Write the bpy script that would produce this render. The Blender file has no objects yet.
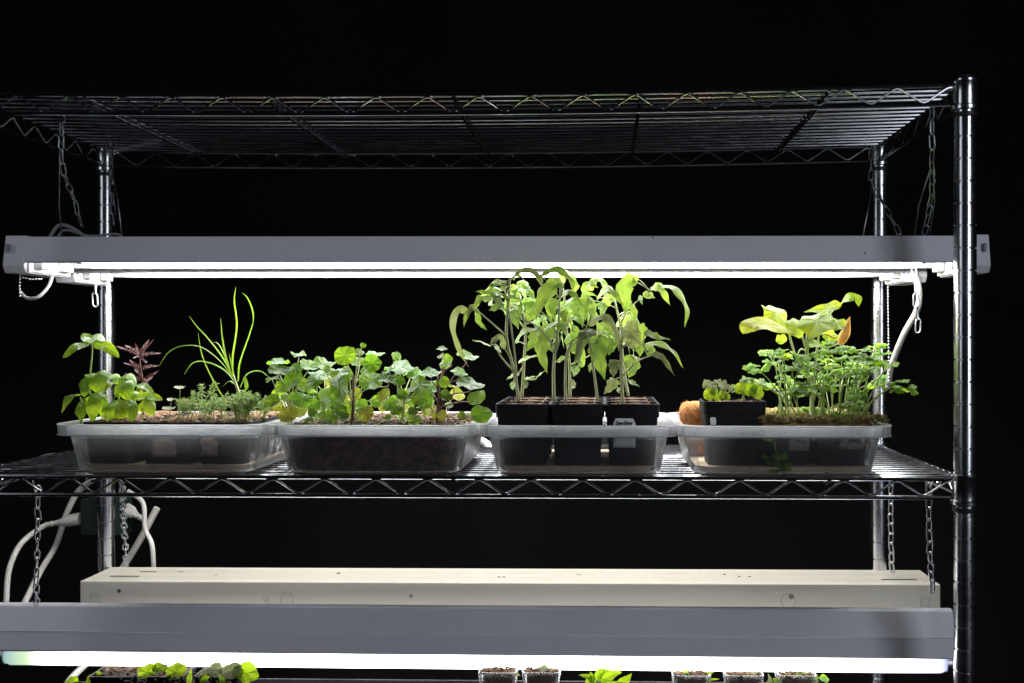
import bpy, math, random
from mathutils import Vector, Matrix, noise
V = Vector
R = math.radians
rnd = random.Random(11)
sc = bpy.context.scene
COL = sc.collection

# ------------------------------------------------------------------ camera
H = 1.30                       # camera height above the (unseen) floor
D = 1.35
YAW = R(1.6)
F = 1169.0
CX0, CY0 = 572.0, 342.0
cs, sn = math.cos(YAW), math.sin(YAW)
cam = bpy.data.cameras.new('camera')
camo = bpy.data.objects.new('camera', cam)
COL.objects.link(camo)
camo.location = (0, -D, H)
camo.rotation_euler = (R(90), 0, YAW)
cam.sensor_width = 36.0
cam.lens = F * 36.0 / 1024.0
cam.shift_x = -(CX0 - 512) / 1024.0
cam.shift_y = (CY0 - 341.5) / 1024.0
cam.clip_end = 100
sc.camera = camo

def at(px, py, Y):
    """world point that stands at depth Y and reads at this place of the photograph"""
    d = Y + D
    u = (px - CX0) / F
    X = d * (u * cs - sn) / (cs + u * sn)
    zc = -X * sn + d * cs
    return V((X, Y, H + (CY0 - py) * zc / F))

def pxs(n, Y):
    return n * (Y + D) / F

# ------------------------------------------------------------------ mesh helper
class MB:
    def __init__(s):
        s.v = []; s.f = []; s.uv = []
    def add(s, vs, fs, uvs=None):
        b = len(s.v)
        s.v.extend([tuple(p) for p in vs])
        s.f.extend([tuple(i + b for i in f) for f in fs])
        s.uv.extend(uvs if uvs else [(0.5, 0.5)] * len(vs))
    def box(s, a, b, M=None):
        x0, y0, z0 = a; x1, y1, z1 = b
        vs = [V(p) for p in ((x0,y0,z0),(x1,y0,z0),(x1,y1,z0),(x0,y1,z0),(x0,y0,z1),(x1,y0,z1),(x1,y1,z1),(x0,y1,z1))]
        if M: vs = [M @ p for p in vs]
        s.add(vs, [(0,3,2,1),(4,5,6,7),(0,1,5,4),(1,2,6,5),(2,3,7,6),(3,0,4,7)])
    def tube(s, pts, r, n=8, closed=False, caps=True, flat=1.0):
        pts = [V(p) for p in pts]
        m = len(pts)
        if m < 2: return
        rs = r if isinstance(r, (list, tuple)) else [r] * m
        T = []
        for i in range(m):
            if closed: t = pts[(i+1) % m] - pts[i-1]
            else: t = pts[min(i+1, m-1)] - pts[max(i-1, 0)]
            if t.length < 1e-9: t = V((0,0,1))
            T.append(t.normalized())
        up = V((0,0,1)) if abs(T[0].z) < .9 else V((0,1,0))
        N = (up - T[0] * up.dot(T[0])).normalized()
        vs = []
        for i in range(m):
            N = (N - T[i] * N.dot(T[i]))
            if N.length < 1e-6: N = T[i].orthogonal()
            N.normalize()
            B = T[i].cross(N)
            for k in range(n):
                a = 2 * math.pi * k / n
                vs.append(pts[i] + (N * math.cos(a) * flat + B * math.sin(a)) * rs[i])
        fs = []
        for i in range(m if closed else m - 1):
            j = (i + 1) % m
            for k in range(n):
                l = (k + 1) % n
                fs.append((i*n+k, i*n+l, j*n+l, j*n+k))
        if caps and not closed:
            fs.append(tuple(range(n-1, -1, -1)))
            fs.append(tuple((m-1)*n + k for k in range(n)))
        s.add(vs, fs)
    def lathe(s, prof, c, n=24):
        """prof: (radius, z) list"""
        vs = []
        for r, z in prof:
            for k in range(n):
                a = 2*math.pi*k/n
                vs.append((c[0]+r*math.cos(a), c[1]+r*math.sin(a), c[2]+z))
        fs = []
        for i in range(len(prof)-1):
            for k in range(n):
                l = (k+1) % n
                fs.append((i*n+k, i*n+l, (i+1)*n+l, (i+1)*n+k))
        fs.append(tuple(range(n-1,-1,-1))); fs.append(tuple((len(prof)-1)*n+k for k in range(n)))
        s.add(vs, fs)
    def ball(s, c, r, nu=8, nv=6, sq=(1,1,1), jit=0):
        c = V(c); vs = []; fs = []
        vs.append(c + V((0,0,r*sq[2])))
        for i in range(1, nv):
            p = math.pi*i/nv
            for k in range(nu):
                a = 2*math.pi*k/nu
                q = r * (1 + (rnd.uniform(-jit, jit) if jit else 0))
                vs.append(c + V((q*math.sin(p)*math.cos(a)*sq[0], q*math.sin(p)*math.sin(a)*sq[1], q*math.cos(p)*sq[2])))
        vs.append(c - V((0,0,r*sq[2])))
        for k in range(nu):
            fs.append((0, 1+k, 1+(k+1) % nu))
        for i in range(nv-2):
            for k in range(nu):
                l = (k+1) % nu
                fs.append((1+i*nu+k, 1+(i+1)*nu+k, 1+(i+1)*nu+l, 1+i*nu+l))
        e = len(vs)-1; b = 1+(nv-2)*nu
        for k in range(nu):
            fs.append((e, b+(k+1) % nu, b+k))
        s.add(vs, fs)
    def prism(s, prof, x0, x1, M=None):
        """closed (y, z) outline extruded along x"""
        n = len(prof)
        vs = [V((x0, y, z)) for y, z in prof] + [V((x1, y, z)) for y, z in prof]
        if M: vs = [M @ p for p in vs]
        fs = [(i, (i+1) % n, n+(i+1) % n, n+i) for i in range(n)]
        fs.append(tuple(range(n-1,-1,-1))); fs.append(tuple(range(n, 2*n)))
        s.add(vs, fs)
    def build(s, name, mat, parent=None, smooth=False, origin=None, bevel=0, solid=0, sub=0):
        if parent is not None: org = V(world_loc(parent))
        else: org = V(origin) if origin else V((0,0,0))
        if parent is not None and origin: pass
        me = bpy.data.meshes.new(name)
        me.from_pydata([tuple(V(p) - org) for p in s.v], [], s.f)
        uvl = me.uv_layers.new(name='UVMap')
        data = [0.0] * (2 * len(me.loops))
        for i, lp in enumerate(me.loops):
            u = s.uv[lp.vertex_index]
            data[2*i] = u[0]; data[2*i+1] = u[1]
        uvl.data.foreach_set('uv', data)
        if smooth:
            me.polygons.foreach_set('use_smooth', [True]*len(me.polygons))
            if smooth == 'auto':
                try: me.set_sharp_from_angle(angle=R(38))
                except Exception: pass
        me.materials.append(mat)
        me.validate(); me.update()
        o = bpy.data.objects.new(name, me)
        COL.objects.link(o)
        if parent is not None:
            o.parent = parent
        else:
            o.location = org
        if bevel:
            m = o.modifiers.new('bevel', 'BEVEL'); m.width = bevel; m.segments = 2; m.limit_method = 'ANGLE'
        if solid:
            m = o.modifiers.new('solid', 'SOLIDIFY'); m.thickness = solid; m.offset = 0
        if sub:
            m = o.modifiers.new('sub', 'SUBSURF'); m.levels = sub; m.render_levels = sub
        return o

def world_loc(o):
    p = V((0,0,0))
    while o is not None:
        p += V(o.location); o = o.parent
    return p

def tag(o, label=None, cat=None, group=None, kind=None):
    if label: o['label'] = label
    if cat: o['category'] = cat
    if group: o['group'] = group
    if kind: o['kind'] = kind
    return o

def thing(name, loc, label, cat, group=None):
    o = bpy.data.objects.new(name, None)
    COL.objects.link(o)
    o.location = loc; o.empty_display_size = .02
    return tag(o, label, cat, group)

def copy_tree(o, parent=None):
    c = o.copy(); COL.objects.link(c)
    if parent is not None: c.parent = parent
    for ch in list(o.children): copy_tree(ch, c)
    return c

def curve(pts, n=14):
    """Catmull-Rom through points"""
    P = [V(p) for p in pts]
    if len(P) == 2:
        return [P[0].lerp(P[1], i/n) for i in range(n+1)]
    Q = [P[0]*2-P[1]] + P + [P[-1]*2-P[-2]]
    out = []
    m = len(P)-1
    for i in range(n+1):
        t = i/n*m; k = min(int(t), m-1); t -= k
        a, b, c, d = Q[k], Q[k+1], Q[k+2], Q[k+3]
        out.append(0.5*((2*b)+(c-a)*t+(2*a-5*b+4*c-d)*t*t+(3*b-a-3*c+d)*t**3))
    return out

# ------------------------------------------------------------------ materials
def newmat(name):
    m = bpy.data.materials.new(name); m.use_nodes = True
    nt = m.node_tree; nt.nodes.clear()
    return m, nt
def N(nt, t, **kw):
    n = nt.nodes.new(t)
    for k, v in kw.items():
        if k.startswith('i_'):
            n.inputs[k[2:].replace('_', ' ')].default_value = v
        else: setattr(n, k, v)
    return n
def L(nt, a, b): nt.links.new(a, b)
def rgb(c): return (c[0], c[1], c[2], 1)

def pbr(name, base, rough=.5, metal=0, spec=.5, var=0, vscale=30, bump=0, bscale=200, var_col=None, coat=0, rvar=0):
    m, nt = newmat(name)
    out = N(nt, 'ShaderNodeOutputMaterial'); p = N(nt, 'ShaderNodeBsdfPrincipled')
    L(nt, p.outputs[0], out.inputs[0])
    p.inputs['Base Color'].default_value = rgb(base)
    p.inputs['Roughness'].default_value = rough
    p.inputs['Metallic'].default_value = metal
    p.inputs['Specular IOR Level'].default_value = spec
    p.inputs['Coat Weight'].default_value = coat
    tc = N(nt, 'ShaderNodeTexCoord')
    if var or rvar:
        nz = N(nt, 'ShaderNodeTexNoise'); nz.inputs['Scale'].default_value = vscale; nz.inputs['Detail'].default_value = 6
        nz.inputs['Roughness'].default_value = .65
        L(nt, tc.outputs['Object'], nz.inputs['Vector'])
    if var:
        mx = N(nt, 'ShaderNodeMix', data_type='RGBA')
        vc = var_col or tuple(c*.45 for c in base)
        mx.inputs[6].default_value = rgb(base); mx.inputs[7].default_value = rgb(vc)
        mr = N(nt, 'ShaderNodeMapRange'); mr.inputs[1].default_value = .42; mr.inputs[2].default_value = .68
        mr.inputs[3].default_value = 0; mr.inputs[4].default_value = var
        L(nt, nz.outputs[0], mr.inputs[0]); L(nt, mr.outputs[0], mx.inputs[0])
        L(nt, mx.outputs[2], p.inputs['Base Color'])
    if rvar:
        mr = N(nt, 'ShaderNodeMapRange'); mr.inputs[1].default_value = .3; mr.inputs[2].default_value = .7
        mr.inputs[3].default_value = rough; mr.inputs[4].default_value = rough + rvar
        L(nt, nz.outputs[0], mr.inputs[0]); L(nt, mr.outputs[0], p.inputs['Roughness'])
    if bump:
        nb = N(nt, 'ShaderNodeTexNoise'); nb.inputs['Scale'].default_value = bscale; nb.inputs['Detail'].default_value = 5
        L(nt, tc.outputs['Object'], nb.inputs['Vector'])
        b = N(nt, 'ShaderNodeBump'); b.inputs['Strength'].default_value = bump; b.inputs['Distance'].default_value = .002
        L(nt, nb.outputs[0], b.inputs['Height']); L(nt, b.outputs[0], p.inputs['Normal'])
    return m

def speckled(name, base, speck, rough, scale, thresh, spec=.5):
    """paint with sparse grime specks"""
    m = pbr(name, base, rough, spec=spec, var=.25, vscale=9, var_col=tuple(c*.82 for c in base), rvar=.15)
    nt = m.node_tree
    p = [n for n in nt.nodes if n.type == 'BSDF_PRINCIPLED'][0]
    src = p.inputs['Base Color'].links[0].from_socket
    tc = N(nt, 'ShaderNodeTexCoord')
    vo = N(nt, 'ShaderNodeTexVoronoi'); vo.inputs['Scale'].default_value = scale
    L(nt, tc.outputs['Object'], vo.inputs['Vector'])
    mr = N(nt, 'ShaderNodeMapRange'); mr.inputs[1].default_value = thresh; mr.inputs[2].default_value = thresh*1.5
    mr.inputs[3].default_value = 1; mr.inputs[4].default_value = 0
    L(nt, vo.outputs['Distance'], mr.inputs[0])
    mx = N(nt, 'ShaderNodeMix', data_type='RGBA'); mx.inputs[7].default_value = rgb(speck)
    L(nt, mr.outputs[0], mx.inputs[0]); L(nt, src, mx.inputs[6]); L(nt, mx.outputs[2], p.inputs['Base Color'])
    return m

def tube_mat(name, strength, x0, x1, col, cl, cr):
    """glowing tube: the phosphor is dimmer and tinted near its two ends"""
    m, nt = newmat(name)
    out = N(nt, 'ShaderNodeOutputMaterial'); e = N(nt, 'ShaderNodeEmission')
    tc = N(nt, 'ShaderNodeTexCoord'); sx = N(nt, 'ShaderNodeSeparateXYZ')
    L(nt, tc.outputs['Generated'], sx.inputs[0])
    rc = N(nt, 'ShaderNodeValToRGB')
    el = rc.color_ramp.elements
    el[0].position = 0; el[0].color = rgb(cl[0]); el[1].position = 1; el[1].color = rgb(cr[0])
    for pos, c in ((.03, cl[1]), (.07, col), (.93, col), (.97, cr[1])):
        k = el.new(pos); k.color = rgb(c)
    L(nt, sx.outputs[0], rc.inputs[0]); L(nt, rc.outputs[0], e.inputs[0])
    e.inputs[1].default_value = strength
    L(nt, e.outputs[0], out.inputs[0])
    return m

def leaf_mat(name, top, trans, kind='pin', var=.35, rough=.42, tfac=.38, vein=(.35,.45,.2), vstr=.35, k=7, alt=None, altfac=0, hue=.012):
    m, nt = newmat(name)
    out = N(nt, 'ShaderNodeOutputMaterial'); p = N(nt, 'ShaderNodeBsdfPrincipled')
    tr = N(nt, 'ShaderNodeBsdfTranslucent'); mix = N(nt, 'ShaderNodeMixShader')
    geo = N(nt, 'ShaderNodeNewGeometry'); uv = N(nt, 'ShaderNodeUVMap')
    sp = N(nt, 'ShaderNodeSeparateXYZ'); L(nt, uv.outputs[0], sp.inputs[0])
    def M(op, a, b=None, c=None):
        n = N(nt, 'ShaderNodeMath', operation=op)
        for i, v in enumerate((a, b, c)):
            if v is None: continue
            if isinstance(v, (int, float)): n.inputs[i].default_value = v
            else: L(nt, v, n.inputs[i])
        return n.outputs[0]
    if kind == 'pin':
        a = M('ABSOLUTE', M('MULTIPLY_ADD', sp.outputs[0], 2, -1))
        ph = M('FRACT', M('SUBTRACT', M('MULTIPLY', sp.outputs[1], k), M('MULTIPLY', a, k*.22)))
        lat = M('SMOOTH_MIN', 1, M('MULTIPLY', M('ABSOLUTE', M('SUBTRACT', ph, .5)), 6), .2)
        latv = M('SUBTRACT', 1, lat)
        rib = M('SUBTRACT', 1, M('MINIMUM', 1, M('MULTIPLY', a, 11)))
        vf = M('MAXIMUM', M('MULTIPLY', latv, .6), rib)
    else:
        x = M('MULTIPLY_ADD', sp.outputs[0], 2, -1); y = M('MULTIPLY_ADD', sp.outputs[1], 2, -1)
        ang = M('ARCTAN2', y, x)
        rr = M('SQRT', M('ADD', M('MULTIPLY', x, x), M('MULTIPLY', y, y)))
        ph = M('FRACT', M('MULTIPLY', M('ADD', ang, 3.1416), 9/6.2832))
        dist = M('MULTIPLY', M('ABSOLUTE', M('SUBTRACT', ph, .5)), M('MULTIPLY', rr, 9))
        v1 = M('SUBTRACT', 1, M('MINIMUM', 1, dist))
        v2 = M('SUBTRACT', 1, M('MINIMUM', 1, M('MULTIPLY', rr, 7)))
        vf = M('MAXIMUM', M('MULTIPLY', v1, .8), v2)
    vf = M('MAXIMUM', vf, 0)
    # island colour variation
    tc = N(nt, 'ShaderNodeTexCoord')
    nz = N(nt, 'ShaderNodeTexNoise'); nz.inputs['Scale'].default_value = 90; nz.inputs['Detail'].default_value = 5
    L(nt, tc.outputs['Object'], nz.inputs['Vector'])
    rand = geo.outputs['Random Per Island']
    val = M('ADD', M('MULTIPLY_ADD', rand, var*1.6, 1 - var*.8), M('MULTIPLY_ADD', nz.outputs[0], .5, -.25))
    r2 = M('FRACT', M('MULTIPLY', rand, 7.31))
    def tint(c):
        h = N(nt, 'ShaderNodeHueSaturation'); h.inputs['Color'].default_value = rgb(c)
        L(nt, M('MULTIPLY_ADD', r2, hue*2, .5 - hue), h.inputs['Hue']); L(nt, val, h.inputs['Value'])
        res = h.outputs[0]
        if alt:
            r3 = M('FRACT', M('MULTIPLY', rand, 23.7))
            f = M('GREATER_THAN', r3, 1 - altfac)
            mx = N(nt, 'ShaderNodeMix', data_type='RGBA'); L(nt, M('MULTIPLY', f, .8), mx.inputs[0])
            L(nt, res, mx.inputs[6]); mx.inputs[7].default_value = rgb(alt); res = mx.outputs[2]
        return res
    mv = N(nt, 'ShaderNodeMix', data_type='RGBA'); L(nt, M('MULTIPLY', vf, vstr), mv.inputs[0])
    L(nt, tint(top), mv.inputs[6]); mv.inputs[7].default_value = rgb(vein)
    L(nt, mv.outputs[2], p.inputs['Base Color'])
    p.inputs['Roughness'].default_value = rough
    p.inputs['Specular IOR Level'].default_value = .32
    L(nt, tint(trans), tr.inputs[0])
    b = N(nt, 'ShaderNodeBump'); b.inputs['Strength'].default_value = .55; b.inputs['Distance'].default_value = .0012
    L(nt, M('SUBTRACT', nz.outputs[0], M('MULTIPLY', vf, .9)), b.inputs['Height'])
    L(nt, b.outputs[0], p.inputs['Normal']); L(nt, b.outputs[0], tr.inputs['Normal'])
    mix.inputs[0].default_value = tfac
    L(nt, p.outputs[0], mix.inputs[1]); L(nt, tr.outputs[0], mix.inputs[2]); L(nt, mix.outputs[0], out.inputs[0])
    return m

def clear_plastic(name, opac, rough=.12, col=(.92,.93,.95), edge=.0, tl_=.5):
    m, nt = newmat(name)
    out = N(nt, 'ShaderNodeOutputMaterial')
    t = N(nt, 'ShaderNodeBsdfTransparent'); t.inputs[0].default_value = (.93,.94,.95,1)
    d = N(nt, 'ShaderNodeBsdfDiffuse'); d.inputs[0].default_value = rgb(col)
    tl = N(nt, 'ShaderNodeBsdfTranslucent'); tl.inputs[0].default_value = rgb(col)
    g = N(nt, 'ShaderNodeBsdfGlossy'); g.inputs[0].default_value = (1,1,1,1); g.inputs['Roughness'].default_value = rough
    tc = N(nt, 'ShaderNodeTexCoord')
    nz = N(nt, 'ShaderNodeTexNoise'); nz.inputs['Scale'].default_value = 14; nz.inputs['Detail'].default_value = 8; nz.inputs['Roughness'].default_value = .7
    L(nt, tc.outputs['Object'], nz.inputs['Vector'])
    # clouding of the plastic
    mr = N(nt, 'ShaderNodeMapRange'); mr.inputs[1].default_value = .3; mr.inputs[2].default_value = .75
    mr.inputs[3].default_value = opac*.55; mr.inputs[4].default_value = opac*1.6
    L(nt, nz.outputs[0], mr.inputs[0])
    lw = N(nt, 'ShaderNodeLayerWeight'); lw.inputs[0].default_value = .35
    ad = N(nt, 'ShaderNodeMath', operation='MULTIPLY_ADD', use_clamp=True); L(nt, lw.outputs['Facing'], ad.inputs[0]); ad.inputs[1].default_value = edge; L(nt, mr.outputs[0], ad.inputs[2])
    m1 = N(nt, 'ShaderNodeMixShader'); m1.inputs[0].default_value = tl_
    L(nt, d.outputs[0], m1.inputs[1]); L(nt, tl.outputs[0], m1.inputs[2])
    m2 = N(nt, 'ShaderNodeMixShader'); L(nt, ad.outputs[0], m2.inputs[0]); L(nt, t.outputs[0], m2.inputs[1]); L(nt, m1.outputs[0], m2.inputs[2])
    fr = N(nt, 'ShaderNodeFresnel'); fr.inputs[0].default_value = 1.45
    fm = N(nt, 'ShaderNodeMath', operation='MULTIPLY'); L(nt, fr.outputs[0], fm.inputs[0]); fm.inputs[1].default_value = .5
    m3 = N(nt, 'ShaderNodeMixShader'); L(nt, fm.outputs[0], m3.inputs[0]); L(nt, m2.outputs[0], m3.inputs[1]); L(nt, g.outputs[0], m3.inputs[2])
    nb = N(nt, 'ShaderNodeTexNoise'); nb.inputs['Scale'].default_value = 45
    L(nt, tc.outputs['Object'], nb.inputs['Vector'])
    b = N(nt, 'ShaderNodeBump'); b.inputs['Strength'].default_value = .12; b.inputs['Distance'].default_value = .002
    L(nt, nb.outputs[0], b.inputs['Height']); L(nt, b.outputs[0], g.inputs['Normal'])
    L(nt, m3.outputs[0], out.inputs[0])
    return m

MT = {}
MT['chrome'] = pbr('chrome', (.62,.63,.66), .16, 1, rvar=.12, vscale=25, bump=.04, bscale=500)
MT['wire'] = pbr('chrome_wire', (.54,.55,.57), .14, 1, rvar=.06, vscale=40)
MT['deck'] = pbr('chrome_deck_wire', (.42,.43,.45), .15, 1, rvar=.1, vscale=40)
MT['chain'] = pbr('zinc_chain', (.55,.57,.6), .28, 1, rvar=.15, vscale=60)
MT['blackplastic'] = pbr('black_plastic', (.012,.012,.014), .38, rvar=.2, vscale=30)
MT['pot'] = pbr('black_pot_plastic', (.0055,.006,.008), .5, spec=.18, rvar=.25, vscale=18, bump=.1, bscale=90)
MT['housing'] = speckled('painted_steel', (.76,.76,.83), (.2,.16,.12), .38, 26, .035)
MT['housing_low'] = speckled('aged_painted_steel', (.7,.7,.76), (.1,.06,.03), .4, 14, .045)
MT['cream'] = speckled('cream_enamel', (.56,.53,.45), (.2,.15,.08), .42, 16, .05)
MT['inside'] = pbr('reflector_white', (.82,.82,.82), .4, var=.1, vscale=20)
MT['cap'] = pbr('grey_cap', (.3,.3,.33), .5, var=.3, vscale=15)
MT['socket'] = pbr('socket_white', (.75,.74,.72), .45)
MT['ink'] = pbr('ink', (.02,.02,.03), .6)
MT['slot'] = pbr('slot_shadow', (.03,.03,.03), .7)
MT['outline'] = pbr('knockout_edge', (.3,.29,.24), .5)
MT['cord'] = pbr('white_cord', (.58,.57,.54), .45, var=.25, vscale=30, var_col=(.42,.39,.34))
MT['greyc'] = pbr('grey_cord', (.3,.3,.31), .45)
MT['ball'] = pbr('nickel_beads', (.7,.7,.7), .2, 1)
MT['green'] = pbr('green_adapter', (.003,.014,.009), .6)
MT['red'] = pbr('red_plastic', (.5,.01,.05), .4)
MT['velvet'] = pbr('black_velvet', (.007,.007,.0073), .95, spec=.05, var=.3, vscale=2, bump=.3, bscale=400)
MT['soil'] = pbr('potting_soil', (.075,.046,.03), .92, spec=.15, var=.9, vscale=160, var_col=(.025,.014,.009), bump=1, bscale=260)
MT['soil_lt'] = pbr('dry_coir', (.17,.11,.068), .95, spec=.1, var=.9, vscale=120, var_col=(.09,.05,.028), bump=1, bscale=280)
MT['soil_dk'] = pbr('wet_soil', (.032,.02,.013), .7, spec=.3, var=.9, vscale=110, var_col=(.16,.09,.05), bump=1, bscale=260)
MT['coir'] = pbr('coir_fibre', (.42,.19,.07), .95, spec=.1, var=.8, vscale=180, var_col=(.14,.055,.02), bump=1, bscale=420)
MT['moss'] = pbr('tan_moss', (.27,.21,.09), .95, spec=.1, var=.8, vscale=130, var_col=(.12,.1,.035), bump=1, bscale=300)
MT['perlite'] = pbr('perlite', (.62,.55,.47), .9)
MT['piped_light'] = pbr('tan_piped_light', (.8,.62,.42), .7, var=.6, vscale=60, var_col=(.45,.3,.17))  # bright tan paints in the light passing between the pots
MT['paper'] = pbr('paper_label', (.33,.25,.2), .8, var=.9, vscale=70, var_col=(.12,.08,.07))
MT['whitepaper'] = pbr('white_label', (.86,.87,.88), .7, var=.2, vscale=40)
MT['tray'] = clear_plastic('milky_polypropylene', .035, edge=.42, tl_=.6)
MT['trayrim'] = clear_plastic('milky_polypropylene_rim', .55, .15, (.95,.96,.98), edge=.6, tl_=.65)
MT['bead'] = clear_plastic('milky_rolled_edge', 1.2, .15, (.95,.96,.97))
MT['traybottom'] = clear_plastic('milky_polypropylene_base', .35, .2, (.8,.72,.6))
E1 = (1,1,1)
MT['tube'] = tube_mat('fluorescent_tube', 28.0, 0, 1, (1,.985,.96), ((.8,.8,.75),(1,1,.97)), ((.8,.8,.75),(1,1,.97)))
MT['tube_low'] = tube_mat('fluorescent_tube_cool', 9.0, 0, 1, (.99,1,1), ((.035,.055,.06),(.09,.115,.07)), ((.05,.055,.10),(.3,.32,.45)))
MT['glass_end'] = pbr('tube_cap_metal', (.6,.6,.62), .35, 1)
# leaves
MT['basil'] = leaf_mat('basil_leaf', (.13,.26,.035), (.45,.62,.02), var=.35, k=5, rough=.33, tfac=.4)
MT['tomato'] = leaf_mat('tomato_leaf', (.20,.32,.12), (.36,.53,.06), var=.4, k=6, rough=.42, tfac=.38, vein=(.45,.52,.28), vstr=.25)
MT['tomato_dull'] = leaf_mat('tomato_leaf_greyish', (.22,.27,.15), (.32,.38,.10), var=.4, k=6, rough=.5, tfac=.35, vein=(.35,.38,.26))  # greyer, duller green of some tomato leaves
MT['nast'] = leaf_mat('nasturtium_leaf', (.10,.21,.06), (.28,.48,.02), 'round', var=.6, rough=.42, tfac=.42, vein=(.3,.42,.16), vstr=.25, alt=(.4,.42,.04), altfac=.06)
MT['nast_yel'] = leaf_mat('nasturtium_leaf_yellowing', (.27,.29,.05), (.38,.4,.03), 'round', var=.3, rough=.5, tfac=.4, vein=(.5,.45,.2))
MT['squash'] = leaf_mat('squash_leaf', (.22,.36,.08), (.55,.68,.04), 'round', var=.2, rough=.5, tfac=.42, vein=(.4,.5,.22), vstr=.2)
MT['squash_yel'] = leaf_mat('squash_leaf_yellow', (.48,.55,.12), (.6,.7,.06), 'pin', var=.2, rough=.5, tfac=.4, vein=(.6,.6,.3))
MT['parsley'] = leaf_mat('parsley_leaf', (.12,.27,.012), (.38,.58,.02), var=.55, rough=.45, tfac=.5, k=3, vein=(.2,.34,.08), vstr=.12)
MT['grass'] = leaf_mat('grass_blade', (.13,.26,.04), (.26,.45,.03), var=.3, rough=.4, k=0, tfac=.4, vstr=.2)
MT['dill'] = leaf_mat('feathery_leaf', (.2,.32,.09), (.4,.55,.08), var=.5, rough=.5, tfac=.3, vstr=0)
MT['greyleaf'] = leaf_mat('grey_green_leaf', (.3,.33,.22), (.35,.4,.15), var=.4, rough=.6, tfac=.3)
MT['marigold'] = leaf_mat('purple_leaf', (.10,.045,.05), (.14,.02,.03), var=.4, rough=.45, tfac=.25, vein=(.4,.3,.3), hue=.02)
MT['stem_g'] = pbr('green_stem', (.26,.36,.08), .5, var=.4, vscale=70, var_col=(.14,.2,.05))
MT['stem_t'] = pbr('hairy_tomato_stem', (.42,.46,.24), .6, var=.4, vscale=60, var_col=(.2,.17,.08), bump=.5, bscale=900)
MT['stem_r'] = pbr('red_stem', (.16,.045,.035), .5, var=.5, vscale=60, var_col=(.1,.06,.03))
MT['stem_p'] = pbr('purple_brown_stem', (.12,.06,.055), .55, var=.5, vscale=60, var_col=(.18,.14,.07))
MT['stem_w'] = pbr('pale_stem', (.48,.52,.26), .5, var=.4, vscale=50, var_col=(.34,.42,.14))
MT['petal'] = leaf_mat('orange_petal', (.85,.68,.36), (.85,.68,.34), var=.15, rough=.5, tfac=.6, vein=(.5,.5,.1), k=0, hue=0)

# ------------------------------------------------------------------ setting
mb = MB()
nx, nz_ = 90, 8
for j in range(nz_+1):
    for i in range(nx+1):
        x = -3.2 + 6.4*i/nx; z = -.1 + 3.2*j/nz_
        y = 1.25 + .035*math.sin(x*5.3+.4*math.sin(z*2)) + .02*math.sin(x*13.1+z) + .01*noise.noise((x*4, z*.8, 0))
        mb.add([(x, y, z)], [])
mb.f = [(j*(nx+1)+i, j*(nx+1)+i+1, (j+1)*(nx+1)+i+1, (j+1)*(nx+1)+i) for j in range(nz_) for i in range(nx)]
mb.build('backdrop', MT['velvet'], smooth=True, solid=.004)['kind'] = 'structure'
mb = MB(); mb.box((-3.2,-3.6,-.12),(3.2,1.35,-.1)); mb.build('floor', MT['velvet'])['kind'] = 'structure'

# ------------------------------------------------------------------ wire rack
XR, XL, YB = .4125, -.7630, .42
Z_TOP = at(500, 89.0, 0).z        # upper rail of top shelf
Z_MID = at(500, 477.5, 0).z
Z_LOW = Z_MID - .40
rack = thing('wire_shelving_rack', (XL, 0, 0), 'chrome wire shelving rack with grooved posts standing against black backdrop', 'shelving rack')
def make_post(x, y, ztop, zbot=.0):
    mb = MB(); prof = [(.0128, zbot)]
    z = zbot + .01
    r = .0127
    while z < ztop - .01:
        prof += [(r, z-.0012), (r-.0018, z-.0005), (r-.0018, z+.0005), (r, z+.0012)]
        z += .0254
    prof += [(r, ztop-.003), (r-.003, ztop)]
    mb.lathe(prof, (x, y, 0), 28)
    p = mb.build('post', MT['chrome'], rack, smooth='auto')
    mb = MB(); mb.lathe([(r-.004, ztop-.001), (r-.0015, ztop+.0005), (r-.002, ztop+.003), (r-.006, ztop+.004)], (x, y, 0), 20)
    mb.build('cap', MT['blackplastic'], p, smooth='auto')
ztp = at(967, 79, 0).z
for x in (XL, XR):
    for y in (0, YB): make_post(x, y, ztp)

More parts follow.
